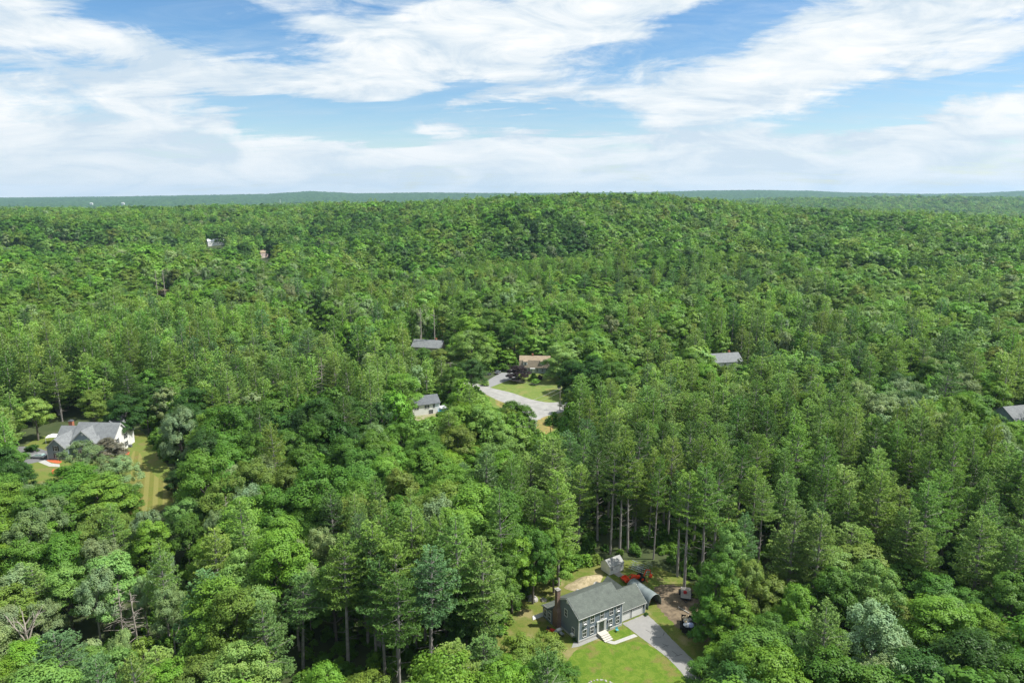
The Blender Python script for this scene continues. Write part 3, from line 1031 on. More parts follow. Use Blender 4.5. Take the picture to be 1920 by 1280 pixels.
def hoop():
    t = thing('hoop_shelter', 'grey green tarpaulin hoop shelter with open dark end beside the garage', 'shelter', lf(18.1, 1.2), GH_ANG)
    TARP = mat('green_grey_tarpaulin', (0.15, 0.18, 0.18), 0.5, (1.2, .5, (.20, .235, .235)))
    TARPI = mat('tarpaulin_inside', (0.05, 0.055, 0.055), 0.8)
    L, W, H = 6.8, 3.5, 2.75
    n = 14
    ribs = 9
    vs, fs = [], []
    for j in range(ribs + 1):
        y = L * j / ribs
        sag = 0.05 * (j % 2)
        for k in range(n + 1):
            a = pi * k / n
            x = W / 2 - (W / 2 - sag) * cos(a)
            z = (H - sag) * sin(a) ** 0.8
            vs.append((x, y, z))
    for j in range(ribs):
        for k in range(n):
            i = j * (n + 1) + k
            fs.append((i, i + 1, i + n + 2, i + n + 1))
    b = MB(); b.add(vs, fs)
    o = b.build('cover', TARP, t, smooth=True)
    mo = o.modifiers.new('thickness', 'SOLIDIFY'); mo.thickness = 0.03
    for y in (0.02, L - .02):
        b = MB(); b.tube([(W / 2 - (W / 2 + .01) * cos(pi * k / n), y, (H + .01) * max(sin(pi * k / n), 0) ** 0.8) for k in range(n + 1)], .04, 5)
        b.build('hoop_tube', MATS['galvanized_tube'], t)
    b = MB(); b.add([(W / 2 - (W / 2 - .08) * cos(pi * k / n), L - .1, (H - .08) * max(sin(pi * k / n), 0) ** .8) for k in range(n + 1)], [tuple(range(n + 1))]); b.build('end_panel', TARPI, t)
    t2 = thing('stored_boxes', 'brown boxes stored inside the mouth of the hoop shelter', 'boxes', lf(19.0, 2.6), GH_ANG)
    for (x, y, s, h) in ((0, 0, .6, .5), (.65, .1, .5, .7), (.1, .7, .7, .6)):
        b = MB(); b.box(x, y, 0, x + s, y + s, h); b.build('box', mat('cardboard', (.35, .24, .15), .9), t2)


hoop()


def flat_trailer():
    t = thing('flatbed_trailer', 'small grey wooden deck trailer parked under the pines', 'trailer', (35.7, 126.6, 0), radians(-14))
    for k in range(10):
        b = MB(); x = -.98 + k * .2
        b.box(x, -2.1, .55, x + .18, 2.1, .62); b.build('plank', mat('weathered_wood', (.33, .31, .28), .9), t)
    b = MB(); b.box(-1.05, -2.15, .42, -.99, 2.15, .64); b.box(1.02, -2.15, .42, 1.08, 2.15, .64); b.box(-1.05, -2.2, .42, 1.08, -2.12, .64); b.box(-1.05, 2.12, .42, 1.08, 2.2, .64)
    b.tube([(-.8, -2.1, .5), (0, -3.3, .45)], .06, 5); b.tube([(.8, -2.1, .5), (0, -3.3, .45)], .06, 5); b.build('frame', BLACK, t)
    for x in (-1.22, 1.25):
        b = MB(); b.tube([(x - .1, 0, .33), (x + .1, 0, .33)], .33, 12); b.build('wheel', TYRE, t)
        b = MB(); b.box(x - .13, -.5, .68, x + .13, .5, .72); b.build('fender', BLACK, t)
    c = thing('red_fuel_can', 'red can standing on the grey deck trailer', 'can', (35.5, 126.4, .62), .3)
    b = MB(); b.box(-.28, -.2, 0, .28, .2, .5); b.build('body', mat('red_plastic', (.5, .03, .03), .5), c)
    b = MB(); b.tube([(-.15, 0, .5), (-.15, 0, .6), (.15, 0, .6), (.15, 0, .5)], .03, 5); b.build('handle', MATS['red_plastic'], c)


flat_trailer()


def box_trailer():
    t = thing('utility_trailer', 'black open utility trailer loaded with scrap on the grass edge', 'trailer', (33.4, 115.6, 0), radians(-12))
    K = mat('black_steel', (.018, .018, .02), .5)
    b = MB(); b.box(-1.2, -2.2, .5, 1.2, 2.4, .6); b.tube([(-.8, -2.2, .55), (0, -3.6, .5)], .07, 5); b.tube([(.8, -2.2, .55), (0, -3.6, .5)], .07, 5); b.tube([(0, -3.4, .1), (0, -3.4, .7)], .04, 5)
    b.build('frame', K, t)
    for (n_, a) in (('side_panel', (-1.2, -2.2, .6, -1.14, 2.4, 1.35)), ('side_panel', (1.14, -2.2, .6, 1.2, 2.4, 1.35)), ('front_panel', (-1.13, -2.2, .6, 1.13, -2.14, 1.35)), ('tailgate', (-1.13, 2.34, .6, 1.13, 2.4, 1.3))):
        b = MB(); b.box(*a); b.build(n_, K, t)
    for x in (-1.36, 1.36):
        for y in (-.45, .45):
            b = MB(); b.tube([(x - .12, y, .36), (x + .12, y, .36)], .36, 12); b.build('wheel', TYRE, t)
        b = MB(); b.box(x - .16, -.95, .76, x + .16, .95, .8); b.build('fender', K, t)
    lo = [('white_bag', 'white bulging bag on top of the trailer load', 'bag', (-.35, 0.6), .55, (.6, .6, .56)), ('blue_tarp_bundle', 'blue and white bundled sheet in the loaded trailer', 'bundle', (.45, -.6), .6, (.35, .4, .6)),
          ('grey_bundle', 'grey bundle at the tailgate end of the trailer load', 'bundle', (.3, 1.2), .5, (.3, .3, .28)), ('white_sack', 'white sack lying low at the front of the trailer load', 'sack', (-.3, -.7), .6, (.55, .57, .6)), ('tan_sack', 'tan sack in the left corner of the trailer load', 'sack', (-.7, 1.5), .42, (.42, .34, .24))]
    rr = random.Random(3)
    for nm, lb, ct, (x, y), s, c in lo:
        b = MB()
        n1, n2 = 10, 7
        vs = [(s * 1.1 * sin(pi * j / n2) * cos(2 * pi * i / n1) * rr.uniform(.8, 1.15), s * sin(pi * j / n2) * sin(2 * pi * i / n1) * rr.uniform(.8, 1.15), .38 * (1 - cos(pi * j / n2)) * rr.uniform(.9, 1.1)) for j in range(n2 + 1) for i in range(n1)]
        fs = [(j * n1 + i, j * n1 + (i + 1) % n1, (j + 1) * n1 + (i + 1) % n1, (j + 1) * n1 + i) for j in range(n2) for i in range(n1)]
        b.add(vs, fs)
        a = radians(-12)
        o = b.build(nm, mat(nm + '_cloth', c, .8), None, False, (33.4 + x * cos(a) - y * sin(a), 115.6 + x * sin(a) + y * cos(a), .60 + (.22 if s > .5 else .1)))
        tag(o, lb, ct)
    for k in range(5):
        a = radians(-12)
        x, y = -.75 + k * .12, .2
        b = MB(); b.box(-.05, -1.6 + .2 * k, 0, .05, 1.2 + .15 * k, .04)
        o = b.build('board', mat('raw_board', (.45, .35, .22), .9), None, False, (33.4 + x * cos(a) - y * sin(a), 115.6 + x * sin(a) + y * cos(a), 1.40 + .045 * k))
        o.rotation_euler = (0.02, 0, a + .2 - .1 * k)
        tag(o, '%s loose board lying across the top of the loaded trailer' % ('lowest', 'second lowest', 'middle', 'second highest', 'topmost')[k], 'board', 'boards on the loaded trailer')


box_trailer()
for k, (x, y, L, a, lb) in enumerate([(34.0, 121.4, 2.6, -0.9, 'grey timber beam on the ground between the two trailers'), (36.0, 117.8, 4.0, -1.48, 'long grey timber leaning along the black loaded trailer'), (36.4, 118.0, 3.6, -1.45, 'outer long timber beside the black loaded trailer')]):
    b = MB(); b.box(-L / 2, -.1, 0, L / 2, .1, .16)
    o = b.build('timber_beam', mat('weathered_wood', (.33, .31, .28), .9), None, False, (x, y, 0.02)); o.rotation_euler = (0, 0, a)
    tag(o, lb, 'beam', 'timbers beside the trailers')


def rock(x, y, r, h, label, group=None, seed=1, z=0.0):
    rr = random.Random(seed)
    n1, n2 = 10, 5
    ph = rr.uniform(0, 6)
    vs = []
    for j in range(n2 + 1):
        a = pi / 2 * j / n2
        for i in range(n1):
            k = 1 + .2 * sin(3 * i + ph) + rr.uniform(-.1, .1)
            vs.append((r * cos(a) * cos(2 * pi * i / n1) * k, r * .75 * cos(a) * sin(2 * pi * i / n1) * k, h * sin(a) * (1 + rr.uniform(-.08, .08)) - .04))
    fs = [(j * n1 + i, j * n1 + (i + 1) % n1, (j + 1) * n1 + (i + 1) % n1, (j + 1) * n1 + i) for j in range(n2) for i in range(n1)]
    b = MB(); b.add(vs, fs)
    o = b.build('boulder' if r > .5 else 'border_stone', mat('granite', (.42, .40, .36), .9, (2, .5, (.30, .29, .27))), None, False, (x, y, z))
    o.rotation_euler = (0, 0, rr.uniform(0, 3))
    return tag(o, label, 'rock' if r > .5 else 'stone', group)


rock(4.2, 125.1, 1.3, .9, 'large pale boulder in the dry grass left of the house', None, 1)
rock(6.4, 124.9, .8, .5, 'smaller boulder right beside the large pale boulder', None, 2)
rock(17.6, 131.0, .8, .5, 'boulder at the right end of the sand heap', None, 3)
rock(13.6, 128.2, .6, .4, 'boulder half sunk in front of the sand heap', None, 4)
for k in range(13):
    a = pi * (0.05 + 0.9 * k / 12) + random.uniform(-.07, .07)
    rock(14.9 + 2.3 * cos(a) + random.uniform(-.15, .15), 99.3 + 2.2 * sin(a), random.uniform(.16, .33), random.uniform(.16, .28), 'pale border stone, %s from the right end of the arc in the front lawn' % ('first', 'second', 'third', 'fourth', 'fifth', 'sixth', 'seventh', 'eighth', 'ninth', 'tenth', 'eleventh', 'twelfth', 'thirteenth')[k], 'border stones round the lawn bed', 20 + k)
# sand heap
b = MB()
n1, n2 = 26, 8
vs, fs = [], []
rr = random.Random(5)
for j in range(n2 + 1):
    for i in range(n1):
        a = 2 * pi * i / n1
        s = 1 - j / n2
        k = 1 + .14 * sin(2 * a + 1) + .08 * sin(5 * a)
        vs.append((4.3 * s * k * cos(a) + .6 * (1 - s), 2.2 * s * k * sin(a), (1 - s) ** .8 * 1.15 * (1 + .12 * sin(3 * a + 5 * s)) * (1 if j else 0) + .02))
for j in range(n2):
    for i in range(n1):
        fs.append((j * n1 + i, j * n1 + (i + 1) % n1, (j + 1) * n1 + (i + 1) % n1, (j + 1) * n1 + i))
b.add(vs, fs)
o = b.build('sand_heap', SAND, None, True, (15.4, 131.3, 0)); o.rotation_euler = (0, 0, .5)
tag(o, 'spread heap of pale sand behind the grey house', kind='stuff')

t = thing('lawn_mower', 'red ride-on mower parked in the shade by the chimney', 'mower', (7.3, 114.6, 0), 1.1)
RED = mat('red_enamel', (.5, .035, .03), .35)
b = MB(); b.extrude_x([(-.8, .3), (.1, .3), (.1, .62), (-.75, .58)], -.3, .3); b.build('hood', RED, t)
b = MB(); b.box(-.5, .1, .12, .5, .8, .25); b.box(-.4, .1, .25, .4, .75, .5); b.build('body', RED, t)
b = MB(); b.box(-.25, .25, .5, .25, .65, .6); b.box(-.25, .6, .6, .25, .7, .95); b.build('seat', BLACK, t)
b = MB(); b.tube([(0, -.05, .6), (0, .1, .9)], .025, 5); b.tube([(.18 * cos(k), .1 + .1 * sin(k), .9 + .1 * sin(k)) for k in np.linspace(0, 2 * pi, 9)], .02, 4); b.build('steering_wheel', BLACK, t)
for (x, y, r) in ((-.42, -.55, .17), (.42, -.55, .17), (-.48, .6, .24), (.48, .6, .24)):
    b = MB(); b.tube([(x - .08, y, r), (x + .08, y, r)], r, 10); b.build('wheel', TYRE, t)
t = thing('barbecue_grill', 'pale covered barbecue on wheels by the house end wall', 'grill', (8.7, 114.0, 0), .5)
b = MB(); b.box(-.55, -.28, .5, .55, .28, .8); b.build('firebox', mat('grey_metal', (.4, .42, .42), .4, metal=.5), t)
b = MB(); b.extrude_x([(-.28, .8), (.28, .8), (.24, 1.05), (.0, 1.16), (-.24, 1.05)], -.45, .45); b.build('lid', mat('pale_cover', (.6, .6, .58), .6), t)
b = MB(); b.box(-.9, -.22, .74, -.56, .22, .78); b.box(.56, -.22, .74, .9, .22, .78); b.build('side_shelf', MATS['grey_metal'], t)
for x in (-.5, .5):
    for y in (-.24, .24):
        b = MB(); b.tube([(x, y, 0), (x, y, .5)], .03, 5); b.build('leg', MATS['grey_metal'], t)
t = thing('wheelbarrow', 'grey wheelbarrow tipped beside the red mower', 'wheelbarrow', (9.3, 113.3, 0), 2.2)
b = MB(); b.add([(-.4, -.3, .6), (.5, -.3, .6), (.5, .3, .6), (-.4, .3, .6), (-.2, -.18, .3), (.3, -.18, .3), (.3, .18, .3), (-.2, .18, .3)], [(4, 7, 6, 5), (0, 1, 5, 4), (1, 2, 6, 5), (2, 3, 7, 6), (3, 0, 4, 7)]); b.build('tray', MATS['grey_metal'], t)
b = MB(); b.tube([(-1.0, -.28, .55), (.5, -.12, .25)], .025, 5); b.tube([(-1.0, .28, .55), (.5, .12, .25)], .025, 5); b.tube([(-.25, -.2, .3), (-.3, -.22, 0)], .02, 5); b.tube([(-.25, .2, .3), (-.3, .22, 0)], .02, 5); b.build('frame', BLACK, t)
b = MB(); b.tube([(.6, -.05, .2), (.6, .05, .2)], .2, 12); b.build('wheel', TYRE, t)
t = thing('white_board_stack', 'pile of long white boards beside the sunroom', 'boards', (5.4, 119.6, 0), radians(33))
for k in range(6):
    b = MB(); b.box(-1.9 + .1 * k, -.5 + .17 * k, .05 + .04 * (k % 3), 1.5 + .06 * k, -.36 + .17 * k, .12 + .04 * (k % 3)); b.build('board', WHITE, t)
t = thing('blue_chair', 'small teal garden chair on the gravel by the front wall', 'chair', lf(8.3, -1.0), .4)
TEAL = mat('teal_plastic', (.08, .32, .36), .5)
b = MB(); b.box(-.25, -.25, .38, .25, .25, .42); b.build('seat', TEAL, t)
b = MB(); b.box(-.25, .22, .42, .25, .26, .85); b.build('backrest', TEAL, t)
for x in (-.22, .22):
    for y in (-.22, .22):
        b = MB(); b.tube([(x, y, 0), (x, y, .38)], .025, 5); b.build('leg', TEAL, t)

# ------------------------------------------------------------------ the white gabled house on the left
LH_ANG = math.atan2(-0.05, 0.998)
lh = thing('gabled_house', 'large white and blue-grey gabled house by the striped lawn', 'house', (-126.0, 204.6, 0), LH_ANG)
GUT = mat('grey_gutter', (.5, .52, .53), .5)
q = MB(); gable_x(q, -13.2, 0, 0, 8.3, 5.2, 9.3); q.build('main_wall', WSIDE, lh)
q = MB(); roof_x(q, -13.2, 0, 0, 8.3, 5.2, 9.3, None, .45, .18, .35); r1 = q.build('main_roof', ROOFL, lh)
q = MB(); rake_trim(q, (.37,), 0, 8.3, 5.2, 9.3, None, .45, .28); q.build('rake_trim', WHITE, r1)
q = MB(); q.box(-.0, -.03, 0, .08, .1, 5.0); q.build('corner_trim', WHITE, lh)
q = MB(); q.box(-.05, 8.2, 0, .06, 8.33, 5.0); q.build('corner_trim', WHITE, lh)
q = MB(); gable_x(q, -19.0, -13.22, .6, 8.0, 4.4, 8.0); q.build('wing_wall', BLUE, lh)
q = MB(); roof_x(q, -19.3, -13.6, .6, 8.0, 4.4, 8.0, None, .4, .16, .3); q.build('wing_roof', ROOFL, lh)
q = MB(); gable_y(q, -18.6, -12.6, -4.6, 1.2, 4.0, 6.9); wgb = q.build('wing_gable', BLUE, lh)
q = MB(); roof_y(q, -18.6, -12.6, -4.6, 3.2, 4.0, 6.9, .35, .16, .3); q.build('wing_gable_roof', ROOFL, wgb)
q = MB(); rake_trim_y(q, -4.92, -18.6, -12.6, 4.0, 6.9, .35, .2); q.box(-18.64, -4.64, 0, -18.5, -4.5, 3.9); q.build('wing_trim', WHITE, wgb)
q = MB(); gable_y(q, -12.3, -4.9, -1.8, 1.0, 5.2, 8.6); cg = q.build('central_gable', BLUE, lh)
q = MB(); roof_y(q, -12.3, -4.9, -1.8, 4.1, 5.2, 8.6, .35, .16, .3); q.build('central_gable_roof', ROOFL, cg)
q = MB(); rake_trim_y(q, -2.12, -12.3, -4.9, 5.2, 8.6, .35, .2); q.build('central_gable_trim', WHITE, cg)
q = MB()
q.tube([(-8.6, -1.83, 7.4), (-8.6, -1.88, 7.4)], .42, 16)
q.build('round_vent', GUT, cg)
q = MB(); gable_y(q, -6.9, -3.4, -2.9, .2, 4.6, 6.2); pg = q.build('porch_gable', BLUE, lh)
q = MB(); roof_y(q, -6.9, -3.4, -2.9, 1.4, 4.6, 6.2, .3, .14, .25); q.build('porch_gable_roof', ROOFL, pg)
q = MB(); rake_trim_y(q, -3.16, -6.9, -3.4, 4.6, 6.2, .3, .2); q.box(-3.5, -2.96, 0, -3.35, -2.8, 4.5); q.build('porch_gable_trim', WHITE, pg)
q = MB(); q.extrude_x([(-3.0, 4.35), (-1.83, 4.35), (-1.83, 5.1), (-3.1, 4.5)], -11.8, -6.95); q.build('bay_roof', GUT, lh)
q = MB(); gable_y(q, -7.0, -.8, 6.0, 12.0, 5.0, 9.6); rw = q.build('rear_gable', WSIDE, lh)
q = MB(); roof_y(q, -7.0, -.8, 5.0, 12.2, 5.0, 9.6, .35, .16, .2); q.build('rear_gable_roof', ROOFL, rw)
window(lh, 'right', 0, 2.0, 3.3, .8, 1.5, True)
window(lh, 'right', 0, 6.3, 3.5, .8, 1.5, True)
window(lh, 'right', 0, 6.3, 0.9, .8, 1.5, True)
window(lh, 'right', 0, 2.0, 0.9, .8, 1.5, True)
window(lh, 'front', -4.6, -15.6, 3.0, .9, 1.5, True)
window(lh, 'front', -4.6, -15.6, 0.7, .9, 1.5, True)
window(lh, 'front', -1.8, -7.9, 2.6, 1.3, 1.5, True, mull=2)
window(lh, 'front', -1.8, -10.2, 0.8, 1.3, 1.5, True, mull=2)
window(lh, 'front', -2.9, -5.1, 2.6, .8, 1.3)
for x in (-1.6,):
    window(lh, 'front', 0, x, 3.2, .8, 1.4, True)
    window(lh, 'front', 0, x, .8, .8, 1.4, True)
q = MB(); q.box(-17.8, 5.2, 6.5, -16.6, 6.2, 9.2); ch = q.build('chimney', BRICK2, lh)
q = MB(); q.box(-17.9, 5.1, 9.2, -16.5, 6.3, 9.36); q.box(-17.6, 5.4, 9.36, -16.8, 6.0, 9.6); q.build('chimney_cap', GUTTER, ch)
q = MB(); q.box(.02, 7.0, 0, .9, 7.9, .8); q.build('air_conditioning_unit', GUTTER, lh)


def car(label, loc, rz, paint, glass, group=None, L=4.7):
    t = thing('parked_car', label, 'car', loc, rz, group)
    W = .9
    prof = [(-L / 2, .35), (L / 2, .35), (L / 2, .72), (L / 2 - .25, .86), (L * .23, .95), (-L * .42, .98), (-L / 2, .85)]
    b = MB()
    n = len(prof)
    vs = []
    for y, k in ((-W, 0), (-W * .97, .0), (W * .97, 0), (W, 0)):
        inset = .06 if abs(y) == W else 0
        vs += [(x * (1 - inset * .3), y, z - inset * (1 if z > .7 else -1)) for x, z in prof]
    fs = [tuple(range(n)), tuple(range(4 * n - 1, 3 * n - 1, -1))]
    for j in range(3):
        fs += [(j * n + (k + 1) % n, j * n + k, (j + 1) * n + k, (j + 1) * n + (k + 1) % n) for k in range(n)]
    b.add(vs, fs)
    bd = b.build('body', paint, t)
    b = MB()
    b.add([(-L * .40, -.76, .97), (L * .24, -.78, .95), (L * .24, .78, .95), (-L * .40, .76, .97), (-L * .30, -.6, 1.40), (L * .06, -.6, 1.42), (L * .06, .6, 1.42), (-L * .30, .6, 1.40)],
          [(0, 1, 5, 4), (1, 2, 6, 5), (2, 3, 7, 6), (3, 0, 4, 7)])
    b.build('window_glass', glass, t)
    b = MB(); b.box(-L * .30, -.6, 1.40, L * .06, .6, 1.45)
    for y in (-.69, .69):
        b.tube([(-L * .1, y * 1.1, .96), (-L * .1, y * .88, 1.42)], .05, 4)
    b.build('roof', paint, t)
    for x in (-L * .31, L * .31):
        for y in (-.82, .82):
            b = MB(); wheel(b, x, y, .33, .33, .2, 12); wl = b.build('wheel', TYRE, t)
            b = MB(); wheel(b, x, y, .33, .19, .22, 8); b.build('rim', MATS['grey_metal'], wl)
    for y in (-.62, .62):
        b = MB(); b.box(L / 2 - .04, y - .16, .6, L / 2 + .015, y + .16, .74); b.build('headlight', GUT, t)
        b = MB(); b.box(-L / 2 - .015, y - .16, .66, -L / 2 + .04, y + .16, .8); b.build('tail_light', RED, t)
    return t


SILV = mat('silver_paint', (.42, .44, .44), .3, metal=.4)
DARKP = mat('dark_paint', (.03, .035, .045), .3)
car('silver car parked beside the white gabled house', (-148.6, 202.3, .03), radians(176), SILV, mat('reflection_tinted_glass', (.25, .36, .34), .15, spec=.7))  # pale green base colour stands in for the reflection on the car glass
car('dark car parked at left end of the tan house driveway', (-12.0, 304.5, .02), radians(12), DARKP, GLASS)
car('grey car parked nearest the tan house under the trees', (-6.6, 307.3, .03), radians(75), mat('grey_paint', (.14, .15, .16), .3), GLASS)
t = thing('canopy_tent', 'white pop-up canopy behind the chimney end of the gabled house', 'canopy', (-153.2, 216.5, 0), .3)
b = MB(); b.add([(-1.9, -1.5, 2.2), (1.9, -1.5, 2.2), (1.9, 1.5, 2.2), (-1.9, 1.5, 2.2), (0, 0, 3.0)], [(0, 1, 4), (1, 2, 4), (2, 3, 4), (3, 0, 4)]); o = b.build('canopy', mat('white_canvas', (.8, .78, .76), .8), t); o.modifiers.new('thickness', 'SOLIDIFY').thickness = .03
for x in (-1.85, 1.85):
    for y in (-1.45, 1.45):
        b = MB(); b.tube([(x, y, 0), (x, y, 2.2)], .04, 5); b.build('leg', GUT, t)

# ------------------------------------------------------------------ the tan-roofed house
th_ = thing('tan_roofed_house', 'house with tan gambrel roof and front dormers above the pale road', 'house', (3.6, 308.5, 0), radians(-3))
CLAP = siding('grey_blue_clapboard', (.28, .33, .36), (.25, .3, .33))
q = MB(); q.extrude_x([(0, 0), (8.5, 0), (8.5, 2.9), (7.2, 5.6), (4.25, 7.2), (1.3, 5.6), (0, 2.9)], 0, 14); q.build('wall', CLAP, th_)
q = MB()
q.extrude_x([(1.3, 5.62), (4.25, 7.22), (7.2, 5.62), (7.2, 5.8), (4.25, 7.4), (1.25, 5.8)], -.3, 14.3); q.build('upper_roof', ROOFT, th_)
q = MB(); q.extrude_x([(-.35, 2.6), (1.28, 5.6), (1.2, 5.78), (-.5, 2.65)], -.25, 14.25); q.extrude_x([(8.85, 2.6), (9.0, 2.65), (7.3, 5.78), (7.22, 5.6)], -.25, 14.25); q.build('lower_roof', ROOFB, th_)
for x in (2.6, 10.6):
    q = MB(); q.box(x - .9, .15, 3.0, x + .9, 1.6, 5.5); dm = q.build('dormer', WSIDE, th_)
    q = MB(); q.extrude_x([(-.15, 5.35), (1.5, 6.0), (1.5, 6.12), (-.15, 5.47)], x - 1.1, x + 1.1); q.build('dormer_roof', ROOFT, dm)
    window(th_, 'front', .15, x, 3.7, .9, 1.2)
for x in (2.2, 4.4, 8.2, 10.6, 12.6):
    window(th_, 'front', 0, x, .8, .9, 1.4)
q = MB(); q.box(5.8, -.06, .1, 6.8, 0, 2.2); q.build('front_door', WHITE, th_)
q = MB()
for x in (4.9, 6.0, 7.0):
    q.box(x, -1.5, 0, x + .14, -1.36, 2.4)
q.box(4.8, -1.55, 2.4, 7.2, 0, 2.55)
q.build('porch', WHITE, th_)
q = MB(); q.box(5.5, 4.0, 7.0, 6.3, 4.8, 8.2); q.build('chimney', BRICK2, th_)
t = thing('garden_gate', 'short white arched gate left of the tan roofed house', 'gate', (-.6, 304.5, 0), 0)
b = MB(); b.tube([(-.9, 0, 0), (-.9, 0, 2.0), (-.5, 0, 2.5), (.5, 0, 2.5), (.9, 0, 2.0), (.9, 0, 0)], .09, 5); b.build('arch', WHITE, t)
b = MB()
for k in range(7):
    b.box(.95 + k * .3, -.02, .1, 1.1 + k * .3, .02, 1.2)
b.box(.95, .02, .9, 3.0, .05, 1.0); b.build('picket_panel', WHITE, t)

# ------------------------------------------------------------------ the white ranch house
wh = thing('white_ranch_house', 'long low white house with charcoal roof half hidden by trees', 'house', (-37.0, 244.0, 0), radians(24))
q = MB(); gable_x(q, 0, 10.5, 0, 7.5, 4.2, 6.4, None, 0); q.build('wall', WSIDE, wh)
q = MB(); roof_x(q, 0, 10.5, 0, 7.5, 4.2, 6.4, None, .4, .14, .3); q.build('roof', ROOFD, wh)
q = MB(); gable_x(q, -4.0, -.02, .8, 6.7, 3.4, 5.3); q.build('wing_wall', WSIDE, wh)
q = MB(); roof_x(q, -4.0, -.35, .8, 6.7, 3.4, 5.3, None, .35, .14, .3); q.build('wing_roof', ROOFD, wh)
for x in (1.0, 1.9, 5.0, 6.0, 8.2):
    window(wh, 'front', 0, x, 2.4, .75, 1.2)
window(wh, 'front', 0, 7.0, .2, 1.6, 1.5, mull=2)
q = MB(); q.box(1.6, 3.4, 6.0, 2.2, 4.0, 7.1); q.build('chimney', WHITE, wh)
q = MB(); q.box(10.5, -1.5, 2.0, 13, 2.0, 2.15); q.box(12.8, -1.5, 0, 13, -1.3, 2.0); q.build('deck', GUT, wh)
t = thing('pool_cover', 'bright blue round pool beside the white ranch house', 'pool', (-26.2, 247.5, 0), 0)
b = MB(); b.tube([(0, 0, 0), (0, 0, 1.1)], 1.9, 20); b.build('pool_wall', WHITE, t)
b = MB(); b.tube([(0, 0, 1.1), (0, 0, 1.14)], 1.8, 20); b.build('water', mat('pool_blue', (.03, .30, .55), .1), t)
sheet('ranch_yard', [(-52, 240), (-40, 232), (-27, 236), (-22, 248), (-28, 258), (-44, 256)], .012, grass_mat('ranch_green', (.14, .2, .04), (.3, .27, .18), (.2, .2, .07)), 'patchy yard round the white ranch house', smooth=1)
for k, (x, y, r) in enumerate([(-43.5, 238.0, .8), (-41.5, 237.2, .6), (-45.5, 239.5, .7)]):
    rock(x, y, r, .5, ('pale boulder at left end of the ranch house yard', 'small middle rock below the ranch house end', 'rock hidden nearest the tall forked tree trunk')[k], None, 60 + k)


def simple_house(name, label, loc, rz, L, W, ze, zr, wallm, roofm, wins=()):
    t = thing(name, label, 'house', loc, rz)
    q = MB(); gable_x(q, 0, L, 0, W, ze, zr); q.build('wall', wallm, t)
    q = MB(); roof_x(q, 0, L, 0, W, ze, zr, None, .4, .15, .3); q.build('roof', roofm, t)
    for (s, z) in wins:
        window(t, 'front', 0, s, z, .9, 1.3)
    q = MB(); q.box(L * .4, -.05, .1, L * .4 + 1, 0, 2.2); q.build('front_door', WHITE, t)
    q = MB(); q.box(L * .7, W * .55, zr - .8, L * .7 + .8, W * .55 + .8, zr + .9); q.build('chimney', BRICK2, t)
    return t


simple_house('grey_roofed_house', 'house with plain grey gable roof in front of bare pine trunks', (-52, 345, 0), radians(-14), 16, 9, 4.6, 7.6, siding('tan_siding', (.5, .45, .38), (.46, .42, .35)), ROOFL, [(3, 1.5), (8, 1.5), (13, 1.5)])
simple_house('blue_white_house', 'white and pale blue house glimpsed through trees beyond the forest', (93, 306, 0), radians(14), 15, 9, 5.5, 8.6, WSIDE, ROOFL, [(2, 3.4), (6, 3.4), (10, 3.4), (13, 3.4)])
simple_house('hidden_blue_house', 'small blue house almost hidden by trees left of the photo edge roof', (159, 237, 0), radians(12), 8, 7, 3.6, 5.8, siding('pale_blue_siding', (.3, .42, .6), (.27, .38, .55)), ROOFG, [(2, 1.2), (6, 1.2)])
simple_house('edge_house', 'grey roofed house cut by the right edge of the photo', (173, 224, 0), radians(14), 16, 10, 5.0, 8.4, BLUE, ROOFL, [(3, 2.5), (8, 2.5)])
simple_house('pale_roof_garage', 'small garage with pale grey roof below the road bend', (21.0, 213.5, 0), radians(-25), 7.5, 6.5, 3.6, 6.6, WSIDE, ROOFL, [(5.5, 1.0)])
x, y, z = hit(402, 462)
simple_house('far_white_house', 'small white building far off among the treetops, upper left', (x - 9, y, z), radians(30), 22, 11, 7, 10, WSIDE, mat('white_metal_roof', (.62, .63, .64), .5), [(3, 3), (8, 3), (13, 3), (18, 3)])
x, y, z = hit(497, 484)
simple_house('far_pink_house', 'pale pinkish house far off beside bare trees, upper left', (x - 5, y, z), radians(60), 11, 8, 6.5, 9, mat('pinkish_siding', (.5, .40, .36), .8), ROOFT, [(3, 3), (8, 3)])


# ------------------------------------------------------------------ poles and wires
def pole(label, x, y, h, arm=0.0):
    t = thing('utility_pole', label, 'utility pole', (x, y, tz(x, y)), arm)
    PW = mat('pole_wood', (.2, .17, .14), .9, (3, .5, (.3, .27, .24)))
    b = MB(); b.tube([(0, 0, -.3), (0, 0, h)], [.17, .11], 8); b.build('pole', PW, t)
    b = MB(); b.box(-1.2, -.06, h - .6, 1.2, .06, h - .45); b.build('crossarm', PW, t)
    for k in (-1.1, 0, 1.1):
        b = MB(); b.tube([(k, 0, h - .45), (k, 0, h - .25)], .05, 6); b.build('insulator', GUT, t)
    return (x, y, h - .3)


pA = pole('grey utility pole at the roadside beside the dark spreading trees', 18.4, 251.5, 9.2, .8)
pB = pole('utility pole left of the tan house driveway in tree shade', -27, 292, 9.2, .8)
pC = pole('utility pole hidden in trees below the road bend', -4, 226, 9.2, .8)
pD = pole('utility pole by the far piece of pale road', -84, 338, 9.5, .8)
WIRE = mat('wire', (.28, .28, .28), .5)


